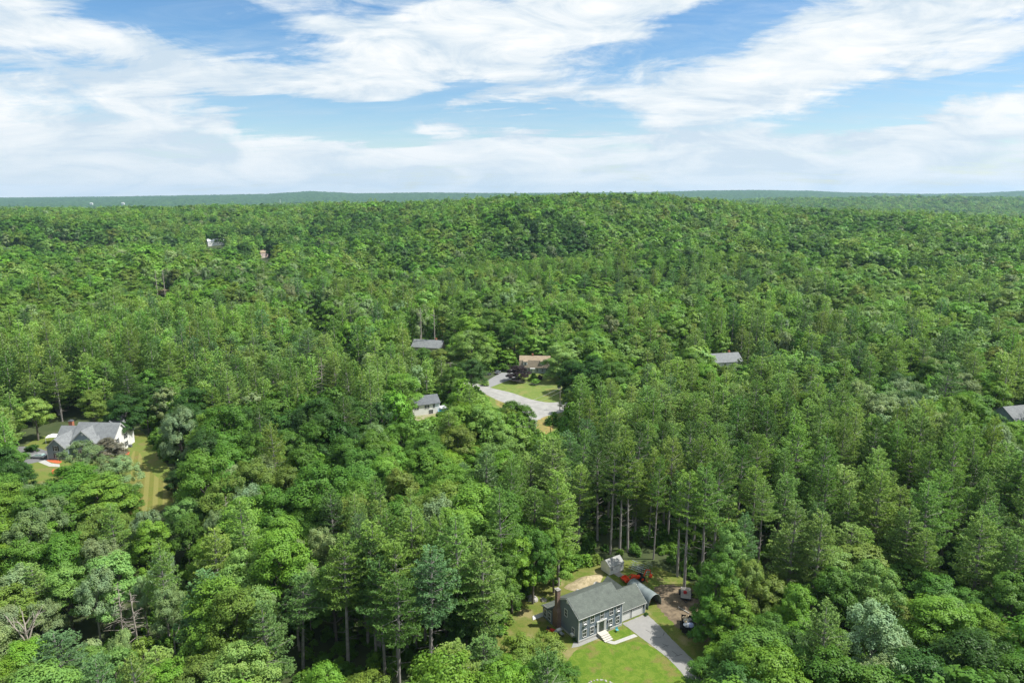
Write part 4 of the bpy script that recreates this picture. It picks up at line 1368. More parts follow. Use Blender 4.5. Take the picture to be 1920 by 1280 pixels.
def wires(p, q, label, sag=1.1, n=3):
    for k in range(n):
        o = (k - (n - 1) / 2) * 1.1
        dz_ = 0 if k < 2 else -1.4
        pts = [(p[0] + (q[0] - p[0]) * s + o * .7, p[1] + (q[1] - p[1]) * s + o * .7, p[2] + (q[2] - p[2]) * s + dz_ - 4 * sag * s * (1 - s)) for s in np.linspace(0, 1, 15)]
        b = MB(); b.tube(pts, .02, 4)
        tag(b.build('overhead_wire', WIRE), ('first ', 'second ', 'lowest ')[k] + label, 'wire', 'wires ' + label[10:])


wires(pA, pC, 'thin wire dropping from the roadside pole over the pale road')
wires(pB, pA, 'thin wire crossing in front of the tan house lawn', 1.4, 2)
wires(pD, pB, 'thin wire against the dark trees left of the driveway', 1.2)

# ================================================================== trees


def unit(v):
    return v / np.maximum(np.linalg.norm(v, axis=-1, keepdims=True), 1e-9)


def leaf_quads(c, nrm, L, W, rng, dirn=None):
    """rhombic leaves: centres, normals, length, width -> (N,4,3)"""
    r = dirn if dirn is not None else rng.normal(size=c.shape)
    t = unit(r - nrm * (r * nrm).sum(-1, keepdims=True))
    b = np.cross(nrm, t)
    L = np.broadcast_to(np.asarray(L, float), (len(c),))[:, None]
    W = np.broadcast_to(np.asarray(W, float), (len(c),))[:, None]
    fold = nrm * (W * 0.25)
    return np.stack([c + t * L / 2, c + b * W / 2 + fold, c - t * L / 2, c - b * W / 2 + fold], 1)


def sphere_dirs(n, rng):
    return unit(rng.normal(size=(n, 3)))


def limb(mb, a, b, r0, r1, n=5, sag=0.0, k=4, rr=None):
    a = Vector(a)
    b = Vector(b)
    pts = []
    for i in range(k + 1):
        s = i / k
        p = a.lerp(b, s)
        p.z += sag * 4 * s * (1 - s)
        if rr and 0 < i < k:
            p += Vector((rr.uniform(-.12, .12), rr.uniform(-.12, .12), 0)) * (b - a).length * .25
        pts.append(p)
    mb.tube(pts, [r0 + (r1 - r0) * i / k for i in range(k + 1)], n, cap=False)


def broad_proto(seed, lod, style='oak'):
    """h=16 m, crown radius about 4.6 m; returns crown quads and trunk builder"""
    rng = np.random.default_rng(seed)
    rr = random.Random(seed)
    H = 16.0
    R = 4.6
    tb = MB()
    nl = {'oak': 11, 'aspen': 7, 'maple': 9, 'round': 15, 'willow': 13}[style]
    lobes = []
    top = H - 2.0
    for i in range(nl):
        a = 2.4 * i + rr.uniform(-.3, .3)
        lvl = (i + 0.5) / nl
        if style == 'aspen':
            z = H * (.42 + .5 * lvl)
            rad = R * .42 * (1 - lvl * .75) + .2
            lr = R * rr.uniform(.36, .5) * (1 - .25 * lvl)
        elif style in ('round', 'willow'):
            z = H * (.16 + .70 * lvl)
            rad = R * .68 * math.sqrt(max(1 - (abs(lvl * 1.15 - .35) * 1.2) ** 2, .04))
            lr = R * rr.uniform(.32, .44)
        elif style == 'maple':
            z = H * (.34 + .55 * lvl)
            rad = R * .60 * (1 - lvl ** 2 * .9)
            lr = R * rr.uniform(.36, .48)
        else:
            z = H * (.36 + .50 * lvl)
            rad = R * .66 * math.sqrt(max(1 - (lvl * .92) ** 2, .05))
            lr = R * rr.uniform(.32, .48)
        lobes.append((np.array([rad * cos(a), rad * sin(a), z]), lr))
    lobes.append((np.array([rr.uniform(-.5, .5), rr.uniform(-.5, .5), H - R * .42]), R * .42))
    # trunk and limbs
    tr = 0.22 if style != 'aspen' else .15
    if lod < 2:
        bend = Vector((rr.uniform(-.5, .5), rr.uniform(-.5, .5), H * .8))
        tb.tube([(0, 0, -.4), (bend.x * .3, bend.y * .3, H * .3), (bend.x * .7, bend.y * .7, H * .55), bend], [tr * 1.25, tr, tr * .7, tr * .2], 7 if lod == 0 else 4, cap=False)
        for c, lr in lobes:
            s = max(.28, (c[2] - lr * .9 - 2.0) / H)
            st = (bend.x * s, bend.y * s, s * H)
            limb(tb, st, c, tr * .45, .04, 5 if lod == 0 else 3, -.1 * lr, 4 if lod == 0 else 2, rr)
    ncl = {0: 15, 1: 10, 2: 5}[lod]
    per = {0: 135, 1: 30, 2: 13}[lod]
    ls = {0: 0.27, 1: 0.56, 2: 1.1}[lod]
    if style in ('aspen', 'willow'):
        ls *= .82
        per = int(per * 1.05)
    cs, ns = [], []
    for c, lr in lobes:
        d = sphere_dirs(ncl * 3, rng)
        d = d[d[:, 2] > -.55][:ncl]
        out = unit(np.array([c[0], c[1], .001]))
        d = unit(d + out * .35)
        cc = c + d * lr * rng.uniform(.62, 1.12, (len(d), 1)) * np.array([1, 1, .85])
        for k in range(len(d)):
            rc = rr.uniform(.55, .95) * (1 if lod < 2 else 1.25)
            n = int(per * rr.uniform(.6, 1.25))
            o = sphere_dirs(n, rng) * rng.uniform(.25, 1, (n, 1)) ** .5
            if style in ('aspen', 'willow'):
                o = o * rc * np.array([.75, .75, 1.15])
            else:
                o = o * rc * np.array([1.02, 1.02, .82])
            cs.append(cc[k] + o)
            if lod > 0:
                cen = np.array([0, 0, H * .58])
                oc = unit((cc[k] + o - cen) * np.array([1, 1, .8]))
                ns.append(unit(oc * .8 + d[k] * .35 + unit(o) * .3 + np.array([0, 0, .3]) + rng.normal(size=(n, 3)) * .16))
                continue
            ns.append(unit(d[k] * .55 + unit(o) * .6 + np.array([0, 0, .55]) + rng.normal(size=(n, 3)) * .26))
    cs = np.concatenate(cs)
    ns = np.concatenate(ns)
    # a few stray twigs beyond the outline
    if lod == 0:
        n = 320
        d = sphere_dirs(n, rng)
        d[:, 2] = np.abs(d[:, 2]) * .9
        L_ = rng.integers(0, len(lobes), n)
        cc = np.array([lobes[i][0] + d[k] * lobes[i][1] * rng.uniform(1.0, 1.4) for k, i in enumerate(L_)])
        cs = np.concatenate([cs, cc])
        ns = np.concatenate([ns, unit(d + rng.normal(size=(n, 3)) * .5)])
    q = leaf_quads(cs, ns, ls * rng.uniform(.7, 1.3, len(cs)), ls * .68 * rng.uniform(.7, 1.3, len(cs)), rng)
    return q, tb


def pine_proto(seed, lod, tall=False):
    """eastern white pine: h=24 m, tiers of near level feathery limbs"""
    rng = np.random.default_rng(seed)
    rr = random.Random(seed)
    H = 24.0
    R = 3.9
    base = .50 if tall else .26
    tb = MB()
    bx, by = rr.uniform(-.35, .35), rr.uniform(-.35, .35)
    if lod < 2:
        tb.tube([(0, 0, -.4), (bx * .5, by * .5, H * .4), (bx, by, H * .75), (bx, by, H * .98)], [.30, .22, .13, .03], 8 if lod == 0 else 4, cap=False)
        if lod == 0:
            for k in range(14 if tall else 7):       # dead stubs under the crown
                z = H * rr.uniform(.18, base + .04)
                a = rr.uniform(0, 2 * pi)
                l = rr.uniform(.7, 2.3)
                limb(tb, (0, 0, z), (l * cos(a), l * sin(a), z + rr.uniform(-.3, .4)), .045, .012, 4, 0, 2)
    cs, ns, ds, Ls = [], [], [], []
    z = H * base
    step = {0: .92, 1: 1.15, 2: 1.9}[lod]
    up = np.array([0, 0, 1.0])
    while z < H * .985:
        t = (z / H - base) / (1 - base)
        prof = (1 - t) ** .75 * (.55 + .45 * min(1, t / .22)) if t > 0 else .5
        nb = {0: 5, 1: 5, 2: 4}[lod] if t < .9 else 3
        a0 = rr.uniform(0, 6.3)
        for k in range(nb):
            if rr.random() < .10 + (.25 if t < .12 else 0):
                continue
            a = a0 + 2 * pi * k / nb + rr.uniform(-.35, .35)
            L = R * 1.12 * prof * rr.uniform(.6, 1.3) + .35
            droop = rr.uniform(-.05, .10) * L if t < .6 else rr.uniform(.1, .5) * L
            lift = L * (.10 + .5 * t)
            dirh = np.array([cos(a), sin(a), 0])
            side = np.array([-sin(a), cos(a), 0])
            z0 = z + rr.uniform(-.15, .15)
            root = np.array([bx * z / H, by * z / H, z0])
            if lod == 0 and t < .8:
                limb(tb, root, root + dirh * L * .9 + up * (droop * .5 + lift * .8), .05, .015, 3, 0, 2)
            nt = max(3, int({0: 17.0, 1: 5.4, 2: 2.4}[lod] * L))
            s = rng.uniform(.22, 1.0, nt) ** .8
            wdt = .40 * L * np.sin(np.clip(s, 0, 1) * pi * .86 + .15)
            lat = rng.uniform(-1, 1, nt) * wdt
            p = root + dirh * (s * L)[:, None] + side * lat[:, None] + up * (droop * s + lift * s ** 2.2 - .12 * np.abs(lat) + rng.normal(size=nt) * .07)[:, None]
            nn = {0: 6, 1: 3, 2: 2}[lod]
            fr = unit(dirh * .8 + side * (np.sign(lat) * .55)[:, None] + up * .45)
            pc = np.repeat(p, nn, 0)
            dd = unit(np.repeat(fr, nn, 0) + rng.normal(size=(nt * nn, 3)) * .55)
            ll = {0: .36, 1: .70, 2: 1.35}[lod] * rng.uniform(.7, 1.25, nt * nn)
            cs.append(pc + dd * (ll * .4)[:, None])
            ds.append(dd)
            ns.append(unit(up + rng.normal(size=(nt * nn, 3)) * .42))
            Ls.append(ll)
        z += step * rr.uniform(.7, 1.3)
    cs = np.concatenate(cs)
    ns = np.concatenate(ns)
    ds = np.concatenate(ds)
    Ls = np.concatenate(Ls)
    ns = unit(ns - ds * (ns * ds).sum(-1, keepdims=True))
    q = leaf_quads(cs, ns, Ls, Ls * {0: .32, 1: .42, 2: .52}[lod], rng, ds)
    return q, tb


def snag_proto(seed, conifer=True):
    rr = random.Random(seed)
    b = MB()
    if conifer:
        b.tube([(0, 0, -.3), (.1, 0, 7), (.25, .1, 14)], [.2, .13, .03], 7, cap=False)
        for k in range(46):
            z = rr.uniform(3.5, 13.6)
            a = rr.uniform(0, 6.28)
            l = (15.5 - z) * .28 * rr.uniform(.5, 1.2)
            e = (l * cos(a), l * sin(a), z + l * rr.uniform(-.15, .35))
            limb(b, (.15, 0, z), e, .045, .014, 4, .1, 3, rr)
            m_ = (e[0] * .6, e[1] * .6, z + (e[2] - z) * .6)
            a2 = a + rr.choice((-.8, .8))
            limb(b, m_, (m_[0] + .45 * l * cos(a2), m_[1] + .45 * l * sin(a2), m_[2] + .1), .022, .008, 3, 0, 2)
    else:
        b.tube([(0, 0, -.3), (.1, .1, 4), (-.2, .1, 7)], [.28, .2, .16], 7, cap=False)
        for k in range(6):
            a = k * 1.05 + rr.uniform(-.3, .3)
            l = rr.uniform(2.0, 4.5)
            st = (-.1, .1, rr.uniform(4, 7))
            e = (st[0] + .5 * l * cos(a), st[1] + .5 * l * sin(a), st[2] + l * rr.uniform(.8, 1.5))
            limb(b, st, e, .13, .035, 5, 0, 4, rr)
            for j in range(3):
                s = rr.uniform(.4, .9)
                q = [st[i] + (e[i] - st[i]) * s for i in range(3)]
                a2 = a + rr.uniform(-1.5, 1.5)
                limb(b, q, (q[0] + 1.2 * cos(a2), q[1] + 1.2 * sin(a2), q[2] + rr.uniform(.3, 1.4)), .05, .012, 4, 0, 3, rr)
    return b


def quads_mesh(name, q, material):
    n = len(q)
    return np_mesh(name, q.reshape(-1, 3), np.arange(n * 4).reshape(n, 4), material)


def mb_mesh(name, mb, material):
    me = bpy.data.meshes.new(name)
    me.from_pydata(mb.v, [], mb.f)
    me.materials.append(material)
    me.polygons.foreach_set('use_smooth', [True] * len(me.polygons))
    me.update()
    return me


def joined_mesh(name, q, mb, lm, bm_):
    n = len(q)
    co = [q.reshape(-1, 3)]
    quads = [np.arange(n * 4).reshape(n, 4)]
    idx = [np.zeros(n, int)]
    f4 = [f for f in mb.f if len(f) == 4]
    if f4:
        co.append(np.array(mb.v))
        quads.append(np.array(f4) + n * 4)
        idx.append(np.ones(len(f4), int))
    return np_mesh(name, np.concatenate(co), np.concatenate(quads), [lm, bm_], False, np.concatenate(idx))


BSTY = ['oak'] * 5 + ['maple'] * 3 + ['aspen'] * 3 + ['round'] * 2 + ['willow'] * 2
broad_near = []
for i, sname in enumerate(BSTY):
    q, tb = broad_proto(100 + i, 0, sname)
    broad_near.append((sname, quads_mesh('crown', q, LEAF[0]), mb_mesh('trunk', tb, PALEBARK if sname == 'aspen' else BARK)))
pine_near = []
for i in range(8):
    q, tb = pine_proto(200 + i, 0, i >= 5)
    pine_near.append(('tall' if i >= 5 else 'full', quads_mesh('crown', q, NEEDLE[0]), mb_mesh('trunk', tb, mat('pine_bark', (.33, .31, .29), .9, (1.2, .5, (.20, .18, .165))))))
PB = MATS['pine_bark']

# source meshes for the forest mass (never linked to the scene themselves)
src = bpy.data.collections.new('forest_sources')
src_names = []


def add_src(me):
    o = bpy.data.objects.new('distant_tree_%03d' % len(src_names), me)
    src.objects.link(o)
    src_names.append(o.name)
    return len(src_names) - 1


V = {}
for lod in (1, 2):
    for sname, cnt in (('oak', 5), ('maple', 3), ('aspen', 3)):
        V[(sname, lod)] = []
        for i in range(cnt):
            q, tb = broad_proto(300 + i * 7 + lod, lod, sname)
            V[(sname, lod)].append(add_src(joined_mesh('distant_broadleaf', q, tb, LEAF[1], PALEBARK if sname == 'aspen' else BARK)))
    V[('pine', lod)] = []
    for i in range(6):
        q, tb = pine_proto(400 + i * 5 + lod, lod, i == 5)
        V[('pine', lod)].append(add_src(joined_mesh('distant_pine', q, tb, NEEDLE[1], PB)))

# ------------------------------------------------------------------ tones (leaf reflectances)
TONES = {
    'dark green': (.045, .106, .022), 'mid green': (.092, .194, .030), 'bright green': (.142, .266, .036), 'olive green': (.148, .216, .042),
    'pale grey green': (.205, .285, .135), 'purple brown': (.060, .038, .045), 'deep pine green': (.104, .195, .050), 'soft green': (.175, .295, .074), 'yellowish green': (.230, .348, .092), 'blue green': (.128, .230, .088), 'rusty grey': (.165, .145, .10)}

# ------------------------------------------------------------------ where no tree stands
CLEAR = [yard_pts, G((40, 838), (62, 826), (80, 815), (100, 798), (240, 796), (262, 800), (290, 840), (335, 900), (335, 935), (300, 960), (240, 985), (225, 960), (150, 930), (40, 905), (10, 850)),
         [(-14, 309), (20, 314), (24, 300), (22, 268), (34, 268), (36, 258), (22, 249), (16, 243), (12, 226), (2, 226), (4, 244), (-5, 262), (-15, 276), (-28, 288), (-45, 290), (-45, 302), (-20, 300), (-14, 304)],
         [(28, 92), (37, 92), (35, 104), (30, 108), (24, 108), (8, 92)],
         [(-43, 236), (-27, 238), (-24, 252), (-28, 258), (-43, 250)], [(-55, 341), (-34, 337), (-31, 352), (-52, 357)], [(91, 303), (112, 303), (112, 322), (91, 322)],
         [(157, 234), (169, 235), (168, 248), (156, 246)], [(171, 221), (191, 225), (189, 240), (170, 237)], [(17, 208), (31, 208), (31, 222), (17, 222)],
         [(-118, 374), (-86, 347), (-58, 322), (-62, 316), (-90, 340), (-122, 366)], [(82, 340), (90, 338), (118, 372), (108, 376)], [(0, 300), (20, 300), (20, 319), (0, 319)],
         G((565, 622), (585, 598), (612, 598), (608, 615), (590, 628))]
# strips kept free of tall trees so that the sun reaches what it reaches in the photograph
OPEN = [[(-127, 200), (-108, 198), (-106, 222), (-128, 222)], [(-27, 238), (-15, 240), (-15, 256), (-27, 256)], [(110, 302), (124, 302), (124, 320), (110, 320)], [(28, 206), (40, 208), (40, 220), (28, 220)], [(-97, 160), (-84, 160), (-88, 190), (-100, 195)],
        [(36, 131), (46, 130), (46, 137), (36, 138)], [(190, 224), (205, 226), (204, 240), (189, 238)], G((696, 1195), (765, 1188), (772, 1262), (700, 1275)), G((540, 1225), (585, 1222), (585, 1260), (545, 1262))]
# image regions that nearer trees must not hide (1920x1280), and how far the shown things are (None: the ground itself)
KEEP = [([(945, 1200), (938, 1160), (975, 1112), (1060, 1070), (1120, 1030), (1235, 1036), (1300, 1090), (1322, 1120), (1306, 1150), (1318, 1215), (1285, 1250), (1270, 1290), (1082, 1290), (1076, 1240), (1050, 1205), (1000, 1190)], None),
        ([(30, 838), (60, 826), (70, 800), (120, 785), (215, 775), (262, 800), (262, 870), (300, 895), (330, 925), (300, 955), (240, 970), (236, 930), (245, 870), (205, 830), (150, 830), (112, 860), (100, 895), (55, 895)], None),
        ([(895, 712), (945, 698), (1030, 710), (1052, 750), (1040, 790), (1030, 812), (1012, 805), (985, 770), (935, 758), (905, 735)], None),
        ([(968, 660), (1024, 660), (1022, 708), (985, 705)], 300), ([(777, 752), (822, 738), (822, 776), (780, 783)], 244), ([(770, 636), (785, 630), (835, 642), (832, 652), (772, 650)], 338),
        ([(1078, 806), (1098, 793), (1120, 806)], 210), ([(1343, 665), (1382, 667), (1382, 684), (1343, 680)], 302), ([(1242, 658), (1256, 644), (1284, 640), (1280, 652)], 340), ([(1822, 770), (1846, 766), (1846, 786), (1826, 784)], 232), ([(1888, 778), (1925, 760), (1925, 788), (1892, 786)], 220),
        ([(388, 452), (420, 452), (420, 464), (388, 464)], 1100), ([(488, 468), (504, 468), (504, 488), (488, 488)], 850), ([(290, 540), (310, 540), (310, 550), (290, 550)], 560), ([(580, 600), (606, 600), (604, 612), (582, 616)], 400), ([(655, 660), (672, 662), (668, 676), (656, 670)], 325),
        ([(692, 1190), (770, 1182), (772, 1262), (700, 1270)], 102), ([(545, 1215), (585, 1215), (585, 1255), (548, 1255)], 100),
        ([(1128, 950), (1340, 940), (1345, 1085), (1300, 1100), (1235, 1040), (1150, 1020), (1128, 1030)], 126)]
DEAD = [(38, 1118, 15.5, False, .95), (246, 1104, 15.2, True, .80), (217, 1090, 14.0, True, .74), (600, 668, 20.5, True, 1.08)]
DEADP = []
for (px, py, hh, con, s) in DEAD:
    x, y = ground_at(px, py, hh)
    DEADP.append((x, y))
    CLEAR.append([(x - 2.6, y - 3.2), (x + 2.6, y - 3.2), (x + 2.6, y + 2), (x - 2.6, y + 2)])
    wq = 26 if py > 900 else 20
    KEEP.append(([(px - wq, py), (px + wq, py), (px + wq, py + wq * 3), (px - wq, py + wq * 3)], y - 1))
GAPS = [(60, 480, 90, 18), (350, 475, 60, 14), (1000, 405, 60, 18), (1300, 420, 70, 18), (760, 410, 70, 18), (1480, 470, 50, 16), (420, 410, 90, 18), (1250, 540, 30, 10), (960, 510, 30, 11), (330, 560, 30, 9), (1560, 600, 26, 9), (1330, 600, 20, 7), (170, 466, 70, 16), (545, 460, 90, 16), (700, 452, 55, 14), (1590, 436, 120, 26), (1380, 505, 50, 18), (1640, 520, 80, 20), (1800, 470, 70, 18), (900, 430, 50, 14), (280, 430, 90, 20), (1200, 470, 40, 12), (640, 560, 26, 9), (840, 640, 20, 8), (1760, 690, 26, 10), (1480, 800, 14, 5), (560, 455, 90, 16), (1050, 640, 14, 6)]
GAPW = [(*hit(a, b)[:2], c, d) for a, b, c, d in GAPS]


def in_poly(x, y, poly):
    x = np.asarray(x, float)
    y = np.asarray(y, float)
    ins = np.zeros(x.shape, bool)
    n = len(poly)
    for i in range(n):
        x1, y1 = poly[i]
        x2, y2 = poly[(i + 1) % n]
        if y1 == y2:
            continue
        c = ((y1 > y) != (y2 > y)) & (x < (x2 - x1) * (y - y1) / (y2 - y1) + x1)
        ins ^= c
    return ins


def hides(x, y, z, h, r):
    """True where a tree would stand before something the photograph shows"""
    bad = np.zeros(x.shape, bool)
    P = radians(PITCH)
    for (fz, fr) in ((1.0, 0), (.93, .45), (.93, -.45), (.8, .85), (.8, -.85), (.6, 1.0), (.6, -1.0), (.75, 0), (.5, .0), (.4, .85), (.4, -.85)):
        sx, sy, dep = proj(x + r * fr, y, z + h * fz)
        b = (640 - sy) / 1280.0
        den = sin(P) - b * cos(P)
        gy = np.where(den > .01, (CAM_H / np.maximum(den, .01)) * (cos(P) + b * sin(P)), 1e9)
        for poly, dist in KEEP:
            lim = (gy - 2) if dist is None else dist
            bad |= in_poly(sx, sy, poly) & (y < lim)
    return bad


# ------------------------------------------------------------------ trees placed one by one
trees = []   # dict: x,y,h,r,kind,style,tone,rot


def put_top(px, py, h, r, kind, tone, style=None, **k):
    x, y = ground_at(px, py, h)
    trees.append(dict(x=x, y=y, h=h, r=r, kind=kind, tone=tone, style=style, **k))


def put_base(px, py, h, r, kind, tone, style=None, **k):
    x, y = ground_at(px, py, 0)
    trees.append(dict(x=x, y=y, h=h, r=r, kind=kind, tone=tone, style=style, **k))


for (px, py, h) in ((1144, 1038, 27), (1162, 1031, 25), (1177, 1034, 27), (1225, 1048, 25), (1270, 1080, 24), (1283, 1099, 26.5), (1316, 1096, 27), (1336, 1066, 25), (1120, 1012, 25), (1252, 1008, 26), (1300, 1020, 27), (1345, 1020, 25), (1186, 985, 27), (1232, 972, 26), (1285, 975, 27), (1090, 985, 25), (1140, 980, 26), (1330, 975, 26), (1046, 1083, 21), (1380, 1010, 24)):
    put_base(px, py, h, random.uniform(3.2, 4.2) if px != 1225 else 2.6, 'pine', random.choice(['soft green', 'deep pine green', 'yellowish green']), 'tall')
for (px, py, h) in ((722, 1262, 22), (746, 1250, 24), (706, 1236, 23), (798, 1208, 24), (836, 1192, 24), (764, 1226, 22), (568, 1252, 18), (690, 1210, 24), (730, 1190, 25), (780, 1170, 25)):
    put_base(px, py, h, random.uniform(3.4, 4.4), 'pine', random.choice(['soft green', 'deep pine green']), 'tall')
for (px, py, h, r, tone) in ((700, 975, 26, 5.2, 'soft green'), (770, 955, 27, 5.2, 'soft green'), (860, 968, 27, 5.5, 'soft green'), (905, 1000, 24, 4.6, 'yellowish green'), (640, 1010, 24, 4.6, 'soft green'), (800, 1030, 24, 4.8, 'blue green'), (740, 1080, 22, 4.4, 'deep pine green'), (945, 915, 27, 4.8, 'soft green'), (1050, 880, 26, 4.6, 'yellowish green'), (960, 850, 25, 4.4, 'soft green')):
    put_top(px, py, h, r, 'pine', tone, 'tall' if py > 1000 else 'full')
for (px, py, h, r, tone) in ((850, 1200, 15, 4.6, 'yellowish green'), (905, 1195, 13, 4, 'soft green'), (620, 920, 22, 4.4, 'deep pine green'), (455, 935, 23, 4.6, 'yellowish green'), (395, 990, 20, 4.4, 'yellowish green'), (290, 1215, 12, 4, 'yellowish green'), (1650, 880, 24, 4.6, 'yellowish green'), (1550, 870, 24, 4.4, 'soft green'), (1750, 900, 24, 4.8, 'soft green'), (1850, 960, 22, 4.6, 'yellowish green'), (1490, 940, 24, 4.6, 'soft green'), (1540, 960, 23, 4.5, 'yellowish green')):
    put_top(px, py, h, r, 'pine', tone, 'full')
B = 'broad'
for (px, py, h, r, tone, st) in (
        (1022, 1190, 9.5, 4.2, 'olive green', 'round'), (972, 1196, 10, 4.2, 'olive green', 'round'), (935, 1235, 10, 4.0, 'bright green', 'oak'), (1045, 1235, 6.5, 3.4, 'mid green', 'oak'),
        (1405, 1050, 15, 4.2, 'olive green', 'willow'), (1375, 1105, 13, 4.2, 'bright green', 'round'), (1352, 1040, 17, 4.5, 'mid green', 'round'), (1340, 1115, 11, 3.6, 'mid green', 'round'), (1375, 1195, 9.5, 4.6, 'bright green', 'oak'), (1330, 1235, 8, 3.6, 'mid green', 'oak'), (1410, 1225, 9, 3.8, 'mid green', 'oak'), (1450, 1150, 12, 4.2, 'mid green', 'maple'),
        (905, 1060, 15, 4.4, 'mid green', 'oak'), (875, 1110, 13, 4, 'dark green', 'oak'), (930, 1030, 16, 4.5, 'mid green', 'oak'), (960, 1000, 17, 4.4, 'bright green', 'oak'), (1000, 985, 17, 4.2, 'mid green', 'oak'), (905, 1140, 9, 3.4, 'dark green', 'oak'),
        (1040, 985, 15, 4.0, 'bright green', 'maple'), (1375, 985, 17, 4.4, 'soft green', 'maple'), (600, 990, 17, 4.6, 'pale grey green', 'aspen'), (545, 1010, 16, 4.4, 'pale grey green', 'aspen'), (575, 1060, 14, 4, 'pale grey green', 'aspen'), (498, 1115, 12, 3.8, 'pale grey green', 'aspen'), (620, 1065, 13, 4, 'soft green', 'maple'),
        (185, 1010, 15, 5, 'pale grey green', 'aspen'), (120, 1060, 14, 5, 'soft green', 'maple'), (300, 1040, 13, 4, 'pale grey green', 'aspen'), (270, 960, 15, 5, 'pale grey green', 'aspen'), (345, 965, 14, 5, 'mid green', 'aspen'), (110, 1000, 16, 5.5, 'mid green', 'oak'), (40, 1010, 15, 5, 'mid green', 'oak'),
        (150, 826, 13, 6.6, 'pale grey green', 'willow'), (200, 822, 10, 5.0, 'rusty grey', 'round'), (222, 855, 11, 5.6, 'pale grey green', 'willow'), (130, 872, 14, 7.5, 'mid green', 'round'), (185, 890, 14, 7.5, 'bright green', 'round'), (228, 905, 10, 4.5, 'mid green', 'round'), (60, 905, 11, 5, 'pale grey green', 'willow'), (100, 905, 12, 6, 'mid green', 'round'),
        (330, 760, 19, 6.0, 'pale grey green', 'willow'), (400, 770, 19, 8.0, 'bright green', 'round'), (372, 838, 14, 4.5, 'dark green', 'round'), (470, 790, 18, 6.5, 'mid green', 'oak'), (60, 745, 15, 6, 'yellowish green', 'maple'), (170, 730, 16, 6, 'olive green', 'maple'), (225, 738, 17, 6, 'dark green', 'oak'), (330, 880, 7, 3.2, 'dark green', 'round'),
        (968, 752, 12, 7, 'mid green', 'round'), (885, 738, 13, 7.0, 'soft green', 'round'), (858, 722, 8, 4, 'purple brown', 'oak'), (838, 765, 9, 4, 'bright green', 'oak'), (750, 700, 18, 8.5, 'bright green', 'maple'), (972, 684, 7.5, 5.2, 'purple brown', 'round'), (1004, 710, 2.6, 2.2, 'bright green', 'oak'),
        (1050, 644, 17, 7.5, 'soft green', 'round'), (1072, 672, 15, 6, 'dark green', 'round'), (884, 672, 16, 6.5, 'dark green', 'oak'), (1110, 668, 18, 8.5, 'dark green', 'round'), (1085, 720, 12, 6, 'dark green', 'oak'), (1150, 680, 18, 7, 'mid green', 'oak'), (1168, 755, 16, 6.2, 'bright green', 'oak'), (925, 580, 24, 10, 'mid green', 'round'), (880, 590, 22, 9, 'bright green', 'round'), (965, 600, 21, 8, 'mid green', 'oak'), (960, 660, 5, 4, 'yellowish green', 'oak'),
        (850, 688, 15, 5.5, 'mid green', 'oak'), (665, 565, 19, 8, 'pale grey green', 'oak'), (740, 570, 18, 7, 'pale grey green', 'aspen'), (545, 550, 18, 9, 'pale grey green', 'oak'), (700, 640, 16, 6, 'pale grey green', 'maple'), (1300, 655, 17, 7, 'bright green', 'maple'), (1335, 680, 13, 4.5, 'bright green', 'oak'), (1398, 684, 12, 5, 'mid green', 'oak'), (1364, 684, 12.5, 4, 'olive green', 'oak'), (792, 651, 13, 6, 'mid green', 'oak'), (826, 652, 13, 6, 'olive green', 'oak'), (12, 832, 14, 5, 'mid green', 'round'), (24, 866, 12, 4.6, 'dark green', 'round'), (1900, 790, 13, 5, 'bright green', 'oak'), (1852, 792, 14, 5.5, 'mid green', 'oak'),
        (1380, 720, 18, 7, 'pale grey green', 'maple'), (1660, 740, 18, 8, 'pale grey green', 'maple'), (1700, 790, 17, 8, 'soft green', 'maple'), (1600, 790, 16, 6, 'pale grey green', 'aspen'), (1780, 820, 16, 7, 'soft green', 'aspen'), (1870, 715, 15, 6, 'bright green', 'maple'), (1770, 660, 20, 9, 'dark green', 'oak'),
        (1560, 1060, 15, 5, 'mid green', 'maple'), (1640, 1050, 16, 5.2, 'soft green', 'oak'), (1500, 1095, 14, 4.2, 'bright green', 'maple'), (1780, 1110, 13, 4.5, 'soft green', 'oak'), (1690, 1190, 10, 4.2, 'pale grey green', 'aspen'), (1770, 1190, 11, 4.4, 'bright green', 'maple'), (1500, 1165, 11, 4, 'bright green', 'oak')):
    put_top(px, py, h, r, B, tone, st)
manual_n = len(trees)
for t_ in trees:
    t_['z'] = tz(t_['x'], t_['y'])
mx = np.array([t_['x'] for t_ in trees])
my = np.array([t_['y'] for t_ in trees])
mr = np.array([t_['r'] for t_ in trees])

# ------------------------------------------------------------------ the rest: a jittered scatter that follows the stands seen in the photograph
ZONES = [(1250, 900, 26, 1), (1130, 850, 26, 1), (1000, 900, 14, .6), (780, 1050, 18, 1), (640, 1080, 14, .5), (1650, 900, 36, 1), (1850, 950, 26, .9), (1450, 880, 26, .8), (1500, 640, 70, .7), (1800, 620, 70, .5), (100, 640, 80, .9), (300, 600, 60, .7), (480, 720, 40, .8), (560, 640, 30, .5), (420, 920, 14, .6),
         (1400, 780, 34, .7), (700, 600, 20, .5), (1150, 780, 24, .6), (40, 790, 25, .9), (250, 1180, 12, .5), (60, 1150, 10, .4), (1100, 520, 60, .3),
         (1650, 1130, 34, -1), (1850, 1180, 30, -1), (1500, 1200, 22, -1), (150, 1050, 26, -.4), (850, 480, 160, -.6), (1150, 450, 160, -.4), (400, 830, 24, -1), (620, 830, 34, -.6), (900, 850, 30, -.7), (500, 900, 22, -.4), (950, 620, 36, -.8), (1720, 780, 30, -.8), (950, 1000, 16, -.8), (560, 1150, 14, -.5)]
ZW = [(*ground_at(a, b, 15), c, d) for a, b, c, d in ZONES]


